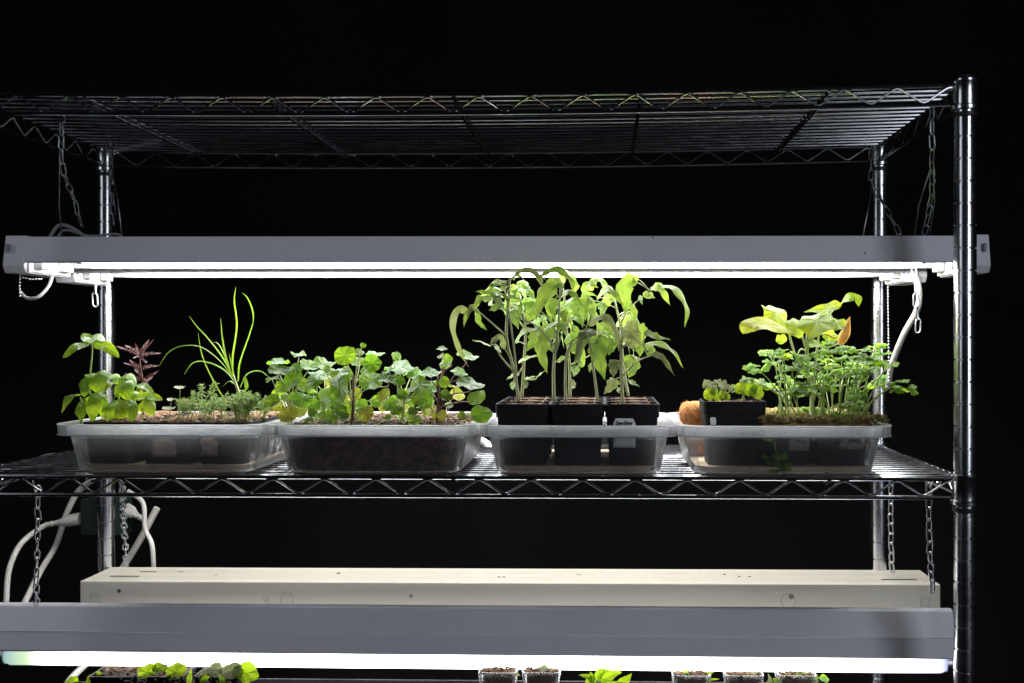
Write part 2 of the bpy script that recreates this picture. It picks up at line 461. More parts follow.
def zigzag(mb, p0, p1, zt, zb, r, pitch=.059, ph=0.0):
    p0 = V(p0); p1 = V(p1); Ln = (p1-p0).length; d = (p1-p0)/Ln
    n = int(Ln/pitch*2); pts = []
    for i in range(n+1):
        c = p0 + d*(Ln*i/n)
        z = zt if (i % 2 == 0) else zb
        for o in (-.004, 0, .004):
            q = c + d*o
            pts.append(V((q.x, q.y, z + (0 if o == 0 else (-.0013 if z == zt else .0013)))))
    mb.tube(pts, r, 6)
def make_shelf(Zt, edge, sag=0, tilt=0):
    """Zt upper rail; edge: distance down to the lower rail"""
    def zz(x, z):
        t = (x-XL)/(XR-XL)
        return z - sag*4*t*(1-t) + tilt*(t-.5)
    def line(a, b, n=24):
        out = []
        for i in range(n+1):
            p = V(a).lerp(V(b), i/n); p.z = zz(p.x, p.z); out.append(p)
        return out
    g = .017
    Zl = Zt - edge
    mb = MB()
    for z, r in ((Zt, .0027), (Zl, .0025)):
        for y in (0, YB):
            mb.tube(line((XL+g, y, z), (XR-g, y, z)), r, 8)
        for x in (XL, XR):
            mb.tube(line((x, g, z), (x, YB-g, z), 6), r, 8)
    fr = mb.build('frame', MT['wire'], rack, smooth='auto')
    mb = MB()
    for y in (0, YB):
        o = len(mb.v); zigzag(mb, (XL+g, y, 0), (XR-g, y, 0), Zt-.0025, Zl+.0025, .00135)
        mb.v[o:] = [(a, b, zz(a, c)) for a, b, c in mb.v[o:]]
    for x in (XL, XR):
        o = len(mb.v); zigzag(mb, (x, g, 0), (x, YB-g, 0), Zt-.0025, Zl+.0025, .00135)
        mb.v[o:] = [(a, b, zz(a, c)) for a, b, c in mb.v[o:]]
    mb.build('truss_wire', MT['wire'], fr, smooth='auto')
    mb = MB()
    nw = 17
    for k in range(nw):
        y = .012 + (YB-.024)*k/(nw-1)
        mb.tube(line((XL+.001, y, Zt+.0012), (XR-.001, y, Zt+.0012)), .0019, 6)
    mb.build('deck_wires', MT['deck'], fr, smooth='auto')
    for k in range(5):
        mb = MB()
        x = XL + .155 + k*.2165
        mb.tube(line((x, 0, Zt-.0032), (x, YB, Zt-.0032), 6), .0026, 6)
        mb.tube(line((x, .02, Zt-.0085), (x, YB-.02, Zt-.0085), 6), .0020, 6)
        mb.build('support_wire', MT['wire'], fr, smooth='auto')
    for x in (XL, XR):
        for y in (0, YB):
            z0 = zz(x, Zt)
            mb = MB(); mb.lathe([(.0133,-.030),(.0160,-.029),(.0162,-.025),(.0148,-.0235),(.0142,.001),(.0152,.0025),(.0152,.005),(.0133,.0058)], (x, y, z0), 28)
            c = mb.build('corner_collar', MT['chrome'], fr, smooth='auto')
            mb = MB(); mb.lathe([(.0129,-.038),(.0142,-.037),(.0146,-.0325),(.0131,-.0322)], (x, y, z0), 24)
            mb.build('sleeve', MT['blackplastic'], c, smooth='auto')
    return fr
make_shelf(Z_TOP, .0218, sag=.0062, tilt=.0032)
make_shelf(Z_MID, .0215)
make_shelf(Z_LOW, .0222)

# ------------------------------------------------------------------ light fixtures
def frame_matrix(P0, P1):
    d = (P1-P0); x = d.normalized(); y = V((0,0,1)).cross(x).normalized(); z = x.cross(y)
    M = Matrix((x, y, z)).transposed().to_4x4(); M.translation = P0
    return M, d.length
def tube_part(parent, M, x0, x1, y, z, mat, r=.0127):
    mb = MB(); pts = [M @ V((x0 + (x1-x0)*t, y, z)) for t in (0, .002, .006, .3, .5, .7, .994, .998, 1)]
    mb.tube(pts, [r*.55, r*.85, r, r, r, r, r, r*.85, r*.55], 20)
    t = mb.build('tube', mat, parent, smooth='auto')
    for a, b in ((x0-.005, x0+.001), (x1-.001, x1+.005)):
        mb = MB(); mb.tube([M @ V((a, y, z)), M @ V((b, y, z))], r*.93, 16)
        mb.build('tube_cap', MT['glass_end'], t, smooth='auto')
def upper_fixture(P0, P1, label, w=.122, caps_x=.028):
    M, Ln = frame_matrix(P0, P1)
    t = thing('fluorescent_fixture', P0, label, 'light fixture', 'shop lights hung above the plants')
    def place(mb): mb.v = [tuple(M @ V(p)) for p in mb.v]
    # hood: folded sheet
    out = [(0,0),(.001,.004),(.007,.033),(w-.007,.033),(w-.001,.004),(w,0)]
    inn = [(w-.0012,.0),(w-.0085,.0318),(.0085,.0318),(.0012,.0)]
    mb = MB(); mb.prism(out+inn, caps_x, Ln-caps_x, M)
    h = mb.build('housing', MT['housing'], t)
    # folded lower lip highlights
    mb = MB()
    for y in (.0007, w-.0007): mb.tube([M @ V((caps_x, y, .0006)), M @ V((Ln-caps_x, y, .0006))], .0012, 6)
    mb.build('lip', MT['housing'], h, smooth=True)
    # ballast channel under the hood
    mb = MB(); mb.prism([(.042,.0317),(.048,.014),(w-.048,.014),(w-.042,.0317)], caps_x+.02, Ln-caps_x-.02, M)
    mb.build('ballast_cover', MT['inside'], t, bevel=.001)
    for k, (a, b) in enumerate(((0, caps_x), (Ln-caps_x, Ln))):
        mb = MB(); mb.prism([(-.002,-.004),(.004,-.013),(w-.004,-.013),(w+.002,-.004),(w-.004,.0345),(.006,.0345)], a, b, M)
        c = mb.build('end_cap', MT['housing'], t, bevel=.0012)
        xs = (a+.007) if k == 0 else (b-.007)
        mb = MB()
        ring = [M @ V((xs + .0016*math.cos(q), .0005 - .0035 + .0003, .018+.0055*math.sin(q))) for q in [2*math.pi*i/14 for i in range(14)]]
        cc = sum(ring, V())/14
        mb.add([cc+V((0,-.001,0))] + [p+V((0,-.001,0)) for p in ring] + [p+V((0,.008,0)) for p in ring],
               [(0, 1+(i+1) % 14, 1+i) for i in range(14)] + [(1+i, 1+(i+1) % 14, 15+(i+1) % 14, 15+i) for i in range(14)])
        mb.build('keyhole', MT['cap'], c)
        # inner white plate, facing the tubes
        xi = caps_x+.0005 if k == 0 else Ln-caps_x-.0005
        mb = MB(); x2 = xi + (.003 if k == 0 else -.003)
        mb.prism([(.004,-.011),(w-.004,-.011),(w-.009,.031),(.009,.031)], min(xi,x2), max(xi,x2), M)
        mb.build('end_plate', MT['inside'], c)
        for y in (.028, w-.028):
            mb = MB(); x3 = x2 + (.011 if k == 0 else -.011)
            mb.prism([(y-.011,-.007),(y+.011,-.007),(y+.012,.010),(y+.007,.031),(y-.007,.031),(y-.012,.010)], min(x2,x3)+.0003, max(x2,x3)-.0003, M)
            mb.build('lamp_holder', MT['socket'], t, bevel=.0015)
    for y in (.028, w-.028):
        tube_part(t, M, caps_x+.030, Ln-caps_x-.030, y, .0163, MT['tube'])
    return t, M
A0 = at(3, 262.5, .10); A1 = at(990.5, 262, .10)
fixA, MA = upper_fixture(A0, A1, 'front white shop light with glowing tubes hanging just above the seedlings')
B0 = at(55, 273, .245); B1 = at(927, 272.5, .245)
B1.x = B0.x + (A1.x-A0.x) - .035
fixB, MBm = upper_fixture(B0, B1, 'rear shop light half hidden behind the front one, above the plants', w=.11)

# lower front hood
C0 = at(-14, 650.5, .13); C1 = at(957, 658.5, .10)
M, Ln = frame_matrix(C0, C1)
t = thing('fluorescent_hood', C0, 'grey sloped reflector hood with creased side, hanging below the middle shelf in front', 'light fixture', 'shop lights hung below the middle shelf')
out = [(0,0),(.012,.0265),(.030,.0525),(.046,.0605),(.058,.0605),(.074,.0525),(.092,.0265),(.104,0)]
inn = [(.1025,0),(.0905,.026),(.0725,.051),(.058,.0590),(.046,.0590),(.0315,.051),(.0135,.026),(.0015,0)]
out = [(0,0),(.006,.0225),(.007,.0245),(.0205,.0560),(.024,.0578),(.088,.0578),(.0915,.0560),(.105,.0245),(.106,.0225),(.112,0)]
out = [(0,0),(.005,.0225),(.0062,.0245),(.0175,.0535),(.0205,.0555),(.030,.0555),(.0325,.0535),(.088,.0245),(.0892,.0225),(.094,0)]
inn = [(.0925,0),(.0878,.022),(.031,.052),(.0215,.053),(.019,.052),(.0078,.0238),(.0065,.0218),(.0015,0)]
mb = MB(); mb.prism(out+inn, 0, Ln, M); hd = mb.build('reflector', MT['housing_low'], t, bevel=.0006)
mb = MB()
mb.tube([M @ V((0,.0008,.0004)), M @ V((Ln,.0008,.0004))], .0015, 6)
mb.tube([M @ V((0,.0056,.0235)), M @ V((Ln,.0056,.0235))], .0009, 6)
mb.build('lip', MT['housing_low'], hd, smooth=True)
for a, b in ((.0005, .002), (Ln-.002, Ln-.0005)):
    mb = MB(); mb.prism([(.003,.001),(.091,.001),(.086,.021),(.031,.0515),(.021,.0525),(.009,.0238)], a, b, M)
    mb.build('end_panel', MT['housing_low'], t)
for xa, xb in ((.002, .012), (Ln-.012, Ln-.002)):
    mb = MB(); mb.prism([(.0395,-.022),(.050,-.018),(.045,.030),(.0395,.034)], xa+.0003, xb-.0003, M); mb.build('lamp_holder', MT['socket'], t, bevel=.001)
tube_part(t, M, .012, Ln-.006, .0265, -.0125, MT['tube_low'])
hoodM, hoodL = M, Ln

# lower rear box
E0 = at(80, 581, .31); E1 = at(940.5, 584.5, .31)
M, Ln = frame_matrix(E0, E1)
t = thing('fluorescent_box_light', E0, 'long cream enamelled box light hanging behind the grey hood', 'light fixture', 'shop lights hung below the middle shelf')
mb = MB(); mb.prism([(0,-.056),(.105,-.056),(.105,0),(0,0)], 0, Ln, M); bx = mb.build('housing', MT['cream'], t, bevel=.0015)
for y in (.026, .079): tube_part(t, M, .03, Ln-.03, y, -.074, MT['tube_low'])
for x in (.006, Ln-.018):
    for y in (.026, .079):
        mb = MB(); mb.box((x, y-.012, -.089), (x+.012, y+.012, -.0565), M); mb.build('lamp_holder', MT['socket'], t, bevel=.001)
def ring_on(x, z, r, top=False, n=20):
    mb = MB()
    if top: pts = [M @ V((x+r*math.cos(q), z+r*math.sin(q), .0002)) for q in [2*math.pi*i/n for i in range(n)]]
    else: pts = [M @ V((x+r*math.cos(q), -.0002, z+r*math.sin(q))) for q in [2*math.pi*i/n for i in range(n)]]
    mb.tube(pts, .0005, 5, closed=True)
    mb.build('knockout', MT['outline'], bx, smooth=True)
ring_on(1.013, -.024, .010); ring_on(.30, -.024, .010); ring_on(.27, -.024, .004)
for x in (.022, Ln-.022):
    mb = MB(); mb.tube([M @ V(p) for p in ((x-.006,-.0002,-.018),(x-.006,-.0002,-.03),(x+.006,-.0002,-.03),(x+.006,-.0002,-.018))], .0006, 5, closed=True)
    mb.build('knockout', MT['outline'], bx)
def dark_slot(x0, x1, y0, y1):
    mb = MB(); mb.box((x0,y0,-.004),(x1,y1,.0006), M); mb.build('slot', MT['slot'], bx)
dark_slot(.03,.072,.032,.036); dark_slot(Ln-.075,Ln-.025,.03,.034); dark_slot(.06,.085,.066,.069)
for x, y in ((.95,.05),(.965,.05),(.60,.04),(.607,.04),(.93,.065),(.36,.06)):
    mb = MB(); mb.tube([M @ V((x,y,-.004)), M @ V((x,y,.0006))], .0022, 10); mb.build('screw_hole', MT['slot'], bx)
mb = MB(); mb.tube([M @ V((.057,.004,-.014)), M @ V((.057,-.0008,-.014))], .0026, 10); mb.build('screw_hole', MT['slot'], bx)

# ------------------------------------------------------------------ chains
def chain(pts, label, group, ln=.0205, w=.0085, r=.0011, tail=None, hooks=None):
    path = curve(pts, 120)
    d = [0]
    for a, b in zip(path, path[1:]): d.append(d[-1] + (b-a).length)
    tot = d[-1]; pitch = ln - 3.2*r
    n = max(1, int(tot/pitch))
    def pos(s):
        s = max(0, min(tot, s))
        for i in range(len(d)-1):
            if d[i+1] >= s:
                return path[i].lerp(path[i+1], (s-d[i])/max(1e-9, d[i+1]-d[i]))
        return path[-1]
    mb = MB(); tw = rnd.uniform(0, 1.2)
    for k in range(n):
        c = pos((k+.5)*pitch); T = (pos((k+.5)*pitch+.004) - pos((k+.5)*pitch-.004)).normalized()
        a = V((1,0,0)) - T*T.x; a.normalize(); b = T.cross(a)
        ang = tw + (k % 2)*math.pi/2 + rnd.uniform(-.3,.3)
        S = a*math.cos(ang) + b*math.sin(ang)
        T2 = (T + S*rnd.uniform(-.14,.14)).normalized()
        hl = ln/2 - w/2; ring = []
        for i in range(7):
            q = math.pi*i/6; ring.append(c + T2*(hl + math.sin(q)*(w/2-r)) + S*math.cos(q)*(w/2-r))
        for i in range(7):
            q = math.pi + math.pi*i/6; ring.append(c + T2*(-hl + math.sin(q)*(w/2-r)) + S*math.cos(q)*(w/2-r))
        mb.tube(ring, r, 6, closed=True)
    o = mb.build('hanging_chain', MT['chain'], smooth=True, origin=path[0])
    tag(o, label, 'chain', group)
    for h in hooks or []:
        mb = MB(); mb.tube(h, .0009, 6); hk = mb.build('hook_wire', MT['chain'], o, smooth=True)
    return o
gU = 'chains holding the upper shop lights'; gL = 'chains holding the lower shop lights'
Yf = .05
chain([at(62,122,Yf), at(62,164,Yf), at(74,200,.1), at(85,237,.13)], 'chain at upper left, near end of the front shop light', gU,
      hooks=[[at(60,160,Yf), at(59,205,.1), at(62,237,.13)], [at(62,113,.0), at(66,119,.02), at(62,125,.05)]])
chain([at(109,135,.36), at(112,180,.33), at(114,236,.30)], 'chain beside the rear left post going down to the rear shop light', gU,
      hooks=[[at(122,237,.30), at(118,200,.31), at(113,180,.33)]])
chain([at(932,106,.03), at(932,150,.03), at(932,190,.07), at(924,237,.13)], 'upper chain nearest the right front post', gU,
      hooks=[[at(914,237,.13), at(919,205,.10), at(930,170,.07)], [at(929,237,.13), at(935,200,.11), at(933,170,.07)], [at(945,105,.0), at(938,118,.02), at(934,108,.03)]])
chain([at(871,150,.40), at(872,182,.38), at(884,205,.36), at(901,236,.33)], 'chain slanting in front of the rear right post at the top', gU,
      hooks=[[at(863,236,.33), at(869,205,.35), at(872,185,.37)]])
chain([at(96,281,.2), at(95,300,.2), at(95.5,317,.2)], 'short loose chain tail dangling below the left end of the shop lights', 'loose chain tails')
chain([at(914,268,.2), at(916,300,.2), at(919,336,.2)], 'loose chain tail dangling below the right end of the shop lights', 'loose chain tails')
chain([at(38,486,.03), at(37,540,.07), at(36,602,.14)], 'chain at lower left running down to the grey hood', gL, w=.009,
      hooks=[[at(33,481,.0), at(35,492,.02), at(40,489,.03)], [at(36,596,.14), at(40,600,.14), at(36,606,.14), at(32,601,.14)]])
chain([at(122,482,.12), at(124,525,.25), at(127,570,.36)], 'chain beside the plug, running down to the cream box light', gL, w=.009,
      hooks=[[at(118,480,.1), at(121,487,.11), at(125,482,.12)]])
chain([at(891,484,.3), at(891,530,.33), at(892,577,.36)], 'chain beside the rear right post down to the cream box light', gL, w=.010, r=.0013,
      hooks=[[at(888,478,.3), at(891,487,.3), at(895,479,.3)]])
chain([at(929,484,.05), at(930,540,.08), at(933,600,.13)], 'lower chain nearest the right front post, down to the grey hood', gL, w=.010, r=.0013,
      hooks=[[at(925,478,.02), at(930,488,.04), at(934,479,.05)]])

def ball_chain(pts, label):
    path = curve(pts, 200); mb = MB(); last = None
    for p in path:
        if last is None or (p-last).length > .0042:
            mb.ball(p, .0015, 8, 6); last = p
    mb.tube(path, .00025, 4)
    tag(mb.build('pull_chain', MT['ball'], smooth=True, origin=pts[0]), label, 'pull chain')
ball_chain([at(20,276,.13), at(19.5,286,.13), at(20,297,.13)], 'short beaded pull chain under the left end of the front light')
ball_chain([at(20,276.5,.134), at(29,279,.134), at(42,279,.15)], 'beaded pull chain lying along the left end cap underside')
ball_chain([at(888,284,.30), at(888.5,330,.30), at(889,384,.30)], 'long beaded pull chain beside the rear right post')

def cord(pts, r, label, mat='cord', name='electric_cable', n=40, flat=1.0):
    mb = MB(); mb.tube(curve(pts, n), r, 10, flat=flat)
    return tag(mb.build(name, MT[mat], smooth='auto', origin=pts[0]), label, 'cord')
cord([at(20,292,.14), at(27,298,.14), at(38,297,.14), at(48,287,.15), at(52,277,.16)], .0022, 'grey cord looping under the left end of the upper light', 'greyc')
cord([at(50,237,.16), at(58,226,.16), at(68,226,.16), at(80,233,.17), at(88,240,.18)], .0024, 'grey cord arching over the top left of the upper light', 'greyc')
cord([at(57,238,.19), at(66,230,.19), at(90,236,.2), at(116,234,.24), at(124,240,.25)], .0018, 'thin grey cord lying on top of the upper lights', 'greyc')
cord([at(914,270,.24), at(919,290,.24), at(917,310,.25), at(904,334,.28), at(892,364,.33), at(888,386,.37)], .0042, 'thick off-white cord curving down at right behind the post light chain')
cord([at(6,604,.30), at(9,570,.36), at(20,545,.42), at(36,531,.455), at(48,524,.465)], .0042, 'white cord rising from the grey hood to the left plug')
cord([at(24,604,.36), at(40,572,.42), at(56,545,.49), at(66,515,.49), at(78,492,.49), at(95,478,.48)], .0046, 'off-white flat cord climbing diagonally behind the left plug')
cord([at(108,592,.47), at(124,566,.465), at(141,538,.46), at(157,508,.455)], .0052, 'stiff white cord slanting up right of the rear left post')
cord([at(128,491,.45), at(143,503,.44), at(145,528,.44), at(152,545,.43), at(154,575,.43)], .0035, 'thin white cord hanging from the right-hand plug onto the box light')
cord([at(58,700,.20), at(70,680,.22), at(86,664,.25)], .0046, 'pale cord slanting at the bottom left corner below the tube')
cord([at(458,455,.36), at(466,444,.37), at(478,440,.37), at(487,444,.37), at(496,453,.36)], .0055, 'white cord bent in an arch on the shelf between two trays')
cord([at(20,463,.40), at(45,456,.38), at(70,452,.40)], .002, 'grey cord lying along the left end of the middle shelf', 'greyc')
def plug(a, b, label):
    d = (b-a).normalized(); mb = MB()
    L0 = (b-a).length
    rs = [(.0, .0055), (.12,.0052), (.14,.0062), (.2,.0062), (.22,.0052), (.28,.0052), (.3,.0064), (.38,.0064), (.42,.0075), (.62,.0125), (.97,.013), (1,.0115)]
    mb.tube([a + d*(L0*t) for t, r in rs], [r for t, r in rs], 12, flat=.75)
    tag(mb.build('plug', MT['cord'], smooth='auto', origin=a), label, 'plug', 'white plugs at the power adapter')
plug(at(46,525,.465), at(81,518.5,.465), 'larger white plug pushed into the left side of the adapter')
plug(at(143,519,.465), at(124,508,.465), 'smaller white plug on the right side of the adapter')
mb = MB(); a = at(80,535,.45); b = at(124,500,.45)
mb.box((a.x, .452, a.z), (b.x, .482, b.z)); 
mb.box((a.x+.004, .4505, a.z+.006), (a.x+.018, .452, a.z+.03))
tag(mb.build('power_adapter', MT['green'], origin=(a.x,.46,a.z), bevel=.003), 'dark green power adapter block behind the rear left post', 'power adapter')
mb = MB(); mb.tube([at(119,664,.34), at(119,700,.34)], .0028, 8)
tag(mb.build('red_stake', MT['red'], smooth='auto', origin=at(119,700,.34)), 'thin red plastic stake below the tube at lower left', 'stake')

# ------------------------------------------------------------------ trays
DECK = Z_MID + .0035
def rrect(cx, cy, w, l, r, n=7):
    pts = []
    for (sx, sy, a0) in ((1,1,0),(-1,1,90),(-1,-1,180),(1,-1,270)):
        for i in range(n):
            a = R(a0 + 90*i/(n-1))
            pts.append((cx + sx*(w/2-r) + r*math.cos(a), cy + sy*(l/2-r) + r*math.sin(a)))
    return pts
def refine(pts, step):
    out = []
    n = len(pts)
    for i in range(n):
        a = V((*pts[i],0)); b = V((*pts[(i+1) % n],0)); m = max(1, int((b-a).length/step))
        for k in range(m): out.append(tuple(a.lerp(b, k/m))[:2])
    return out
def loft(mb, loops, close=False):
    n = len(loops[0]); base = len(mb.v)
    vs = [p for lp in loops for p in lp]
    fs = [(i*n+k, i*n+(k+1) % n, (i+1)*n+(k+1) % n, (i+1)*n+k) for i in range(len(loops)-1) for k in range(n)]
    if close: fs += [((len(loops)-1)*n+k, (len(loops)-1)*n+(k+1) % n, (k+1) % n, k) for k in range(n)]
    mb.add(vs, fs)
TRAYH = .0575
def make_tray(pc, W, label, Lg=.262, y0=-.016, zr=0):
    """storage tote seen from its short end"""
    c = at(pc, 430, y0+.03); cx = c.x; cy = y0 + Lg/2
    t = thing('clear_tray', (cx, cy, DECK+zr), label, 'tray', 'clear plastic trays on the middle shelf')
    base = refine(rrect(0, 0, 1, 1, .16), .03)
    nb = refine(rrect(0, 0, W, Lg, .030, 9), .0045)
    def loop(w, l, z, rib=0):
        out = []
        for x, y in nb:
            fx = (w/W); fy = (l/Lg)
            X = x*fx; Y = y*fy
            if rib and abs(x) > W/2-.004 and abs(y) < Lg/2-.05:
                X += math.copysign(rib*math.sin(y*2*math.pi/.0105), x)
            out.append((cx+X, cy+Y, DECK+zr+z))
        return out
    wi, li = W-.022, Lg-.022
    prof = [(wi-.030, li-.030, .0022, 0), (wi-.022, li-.022, .0010, 0), (wi-.0165, li-.0165, .0035, 0), (wi-.0150, li-.015, .008, 0)]
    for k in range(1, 7): 
        u = k/6; prof.append((wi-.015*(1-u), li-.015*(1-u), .008+.037*u, .0011 if k < 6 else 0))
    mb = MB(); loft(mb, [loop(*p) for p in prof]); mb.build('wall', MT['tray'], t, smooth=True, solid=.0011)
    mb = MB(); lp = loop(wi-.0305, li-.0305, .0022); mb.add([(cx, cy, DECK+zr+.0016)]+lp, [(0, 1+(i+1) % len(lp), 1+i) for i in range(len(lp))])
    mb.build('base', MT['traybottom'], t, solid=.0011)
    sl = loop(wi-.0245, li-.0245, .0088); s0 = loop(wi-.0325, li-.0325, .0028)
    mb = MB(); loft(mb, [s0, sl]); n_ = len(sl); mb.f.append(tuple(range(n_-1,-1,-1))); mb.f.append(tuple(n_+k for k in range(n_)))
    mb.build('light_slab', MT['piped_light'], t)  # added slab, coloured as the warm light at the tray bottom
    # rim: step, flange, hanging lip
    rp = [(wi+.0005, li+.0005, .0455), (wi+.0015, li+.0015, .0550), (wi+.004, li+.004, .0575), (W-.002, Lg-.002, .0575), (W, Lg, .0560), (W-.001, Lg-.001, .0450), (W-.0035, Lg-.0035, .0452), (W-.003, Lg-.003, .0552), (wi+.006, li+.006, .0555), (wi+.0035, li+.0035, .0455)]
    mb = MB(); loft(mb, [loop(*p) for p in rp], close=True); rm_ = mb.build('rim', MT['trayrim'], t, smooth='auto')
    mb = MB()
    for z_, r_, e_ in ((.0570, .0008, .0004), (.0452, .0007, .0002)):
        mb.tube(loop(W+e_, Lg+e_, z_), r_, 6, closed=True)
    mb.build('rolled_edge', MT['bead'], rm_, smooth=True)
    return t, cx, cy
trays = []
for pc, W, lab in ((164, .2485, 'leftmost clear tray holding basil, grass and feathery seedlings'),
                   (373, .2440, 'clear tray filled with soil and round-leaved plants'),
                   (578, .2310, 'clear tray holding the tall tomato seedlings in black pots'),
                   (783, .2480, 'rightmost clear tray holding squash and parsley')):
    trays.append(make_tray(pc, W, lab))

# ------------------------------------------------------------------ pots
def make_pot(x, y, z, w, h, label, soil='soil', group='black pots', fill=.006, mound=.003):
    t = thing('plant_pot', (x, y, z), label, 'pot', group)
    def sq(s, zz, r=.007): return [(x+a, y+b, z+zz) for a, b in rrect(0,0,s,s,r,4)]
    b = w*.82
    prof = [(b-.006,0),(b,.0015)]
    prof += [(b+(w-.0025-b)*((h-.016)/h), h-.016), (w-.0012, h-.0155), (w, h-.0015), (w-.0006, h), (w-.0032,h), (w-.004,h-.010), (w-.008,h-.014)]
    mb = MB(); loft(mb, [sq(*p) for p in prof])
    n = len(sq(1,0)); mb.f.append(tuple(range(n-1,-1,-1)))
    mb.build('pot_body', MT['pot'], t, smooth='auto')
    mb = MB(); g = 14; s = w-.006
    for j in range(g+1):
        for i in range(g+1):
            a = -s/2+s*i/g; c = -s/2+s*j/g
            e = 1-max(abs(a),abs(c))/(s/2)
            mb.add([(x+a, y+c, z+h-fill+mound*min(1,e*3)+.0045*noise.noise((a*130+x*50,c*130+y*50,h*9))+rnd.uniform(0,.0016))], [])
    mb.f = [(j*(g+1)+i, j*(g+1)+i+1, (j+1)*(g+1)+i+1, (j+1)*(g+1)+i) for j in range(g) for i in range(g)]
    for k in range(34):
        a = rnd.uniform(-.44,.44)*w; c = rnd.uniform(-.44,.44)*w
        mb.ball((x+a, y+c, z+h-fill+mound*.8+rnd.uniform(0,.002)), rnd.uniform(.0008,.0026), 5, 4, (1,1,.7), .35)
    so = mb.build('soil', MT[soil], t)
    mb = MB()
    for k in range(10):
        mb.ball((x+rnd.uniform(-.43,.43)*w, y+rnd.uniform(-.43,.43)*w, z+h-fill+mound+.001), rnd.uniform(.0006,.0014), 5, 4, (1,1,.8), .3)
    mb.build('perlite', MT['perlite'], so)
    return t
rows = ['front', 'second', 'third', 'back']; cols = ['left', 'middle', 'right']
def pot_grid(cx, ys, xs, w, h, z, where, soil, mound=.003, fill=.006):
    out = {}; proto = None
    for j, y in enumerate(ys):
        for i, x in enumerate(xs):
            col = cols[i] if len(xs) == 3 else ('left' if i == 0 else 'right')
            lab = '%s-row %s black pot in the %s' % (rows[j], col, where)
            if proto is None:
                proto = o = make_pot(cx+x, y, z, w, h, lab, soil, 'black pots standing in the trays', fill, mound)
            else:
                o = copy_tree(proto); o['label'] = lab; o.location = (cx+x, y, z)
            out[(j, i)] = o
    return out
PZ = DECK + .0032
t1, c1x, c1y = trays[0]; t2, c2x, c2y = trays[1]; t3, c3x, c3y = trays[2]; t4, c4x, c4y = trays[3]
P1 = pot_grid(c1x, (.050,.118,.186), (-.068,0,.066), .0655, .055, PZ, 'basil and grass tray', 'soil_lt', mound=.005, fill=.005)
P3 = pot_grid(c3x-.001, (.045,.110,.175), (-.0640,.0002,.0644), .0641, .0775, PZ, 'tomato tray', 'soil')
P4 = pot_grid(c4x+.036, (.050,.118,.186), (-.033,.034), .0655, .049, PZ, 'parsley tray', 'soil_lt')
Pb = make_pot(at(735,440,.02).x, .054, PZ, .0735, .0805, 'tall black pot with small seedlings at the left of the parsley tray', 'soil', 'black pots standing in the trays')
def sticker(parent, x0, z0, x1, z1, y, mat='paper', name='pot_label', tiltx=0, lab=None, wob=.0006):
    """small taped label standing proud of the pot's sloped front"""
    w0 = world_loc(parent); mb = MB(); g = 6; vs = []
    for j in range(g+1):
        for i in range(g+1):
            u = i/g; v = j/g; cut = (.12 if (j == g and i in (0, g)) else 0) + (rnd.uniform(-.03,.1) if name == 'pot_label' and i in (0, g) else 0)
            vs.append((x0+(x1-x0)*(u+(cut if i == 0 else -cut)), y-.0005-tiltx*v + wob*math.sin(9*u+5*v), z0+(z1-z0)*v))
    mb.add(vs, [(j*(g+1)+i, j*(g+1)+i+1, (j+1)*(g+1)+i+1, (j+1)*(g+1)+i) for j in range(g) for i in range(g)])
    o = mb.build(name, MT[mat], parent, solid=.0004, smooth=True)
    if lab: o['label'] = lab
    return o
def pot_front(o, w, h, zr):      # y of the pot's front face at relative height zr
    p = world_loc(o); b = w*.82
    return p.y - (b + (w-.005-b)*(zr/h))/2
for key, (xa, za, xb, zb) in {(0,1): (152,457,178,439), (0,2): (201,456,219,438)}.items():
    o = P1[key]; a = at(xa, za, .022); b = at(xb, zb, .022)
    sticker(o, a.x, a.z, b.x, b.z, pot_front(o,.0655,.055,.015)-.001, tiltx=.005)
for key, (xa, za, xb, zb) in {(0,0): (788,451,809,434), (0,1): (838,449,864,433)}.items():
    o = P4[key]; a = at(xa, za, .022); b = at(xb, zb, .022)
    sticker(o, a.x, a.z, b.x, b.z, pot_front(o,.0655,.049,.02)-.001, tiltx=.004)
a = at(709,424,.033); b = at(715,416.5,.033)
sticker(Pb, a.x, a.z, b.x, b.z, pot_front(Pb,.0735,.0805,.062)-.0012, 'whitepaper')
# handwritten tag on the right tomato pot
o = P3[(0,2)]; a = at(613,446,.034); b = at(635,417,.034)
fy = pot_front(o,.065,.0815,.035)-.0012
sticker(o, a.x, a.z, b.x, b.z, fy, 'whitepaper', 'plant_tag', tiltx=.006, wob=.0002)
mb = MB()
def stroke(px_pts, r=.00075):
    mb.tube([V((p.x, fy-.0006-.006*((p.z-a.z)/(b.z-a.z))-.0007, p.z)) for p in [at(x, y, .034) for x, y in px_pts]], r, 5)
# "Sea Star" / "7/14"-like two short lines
for s in ([(617.9,420.2),(616.2,420.0),(616.0,421.4),(617.8,421.9),(617.7,423.2),(616,423.3)],
          [(618.6,422),(620,422),(619.8,421),(618.8,421.2),(618.7,423),(620.1,423.1)],
          [(622.4,423.2),(622.3,421.2),(621.1,421.3),(621,423),(622.3,423)],
          [(625.6,420.2),(624.2,420.0),(624.2,421.5),(625.6,421.9),(625.5,423.2),(624.1,423.2)],
          [(627,420),(627,423.2)],[(626.3,421),(627.9,421)],
          [(629.9,423.2),(629.8,421.3),(628.7,421.3),(628.6,423),(629.8,423)],
          [(631,423.2),(631,421),(632.3,421.2)],
          [(619.4,425.2),(621.2,425.2),(620,428.3)],[(622.2,428.4),(623.5,425)],[(624.6,425.1),(624.6,428.3)],[(626,425.1),(625.9,426.8),(627.9,426.8)],[(627.2,425.2),(627.1,428.4)]):
    stroke(s)
mb.build('handwriting', MT['ink'], o)
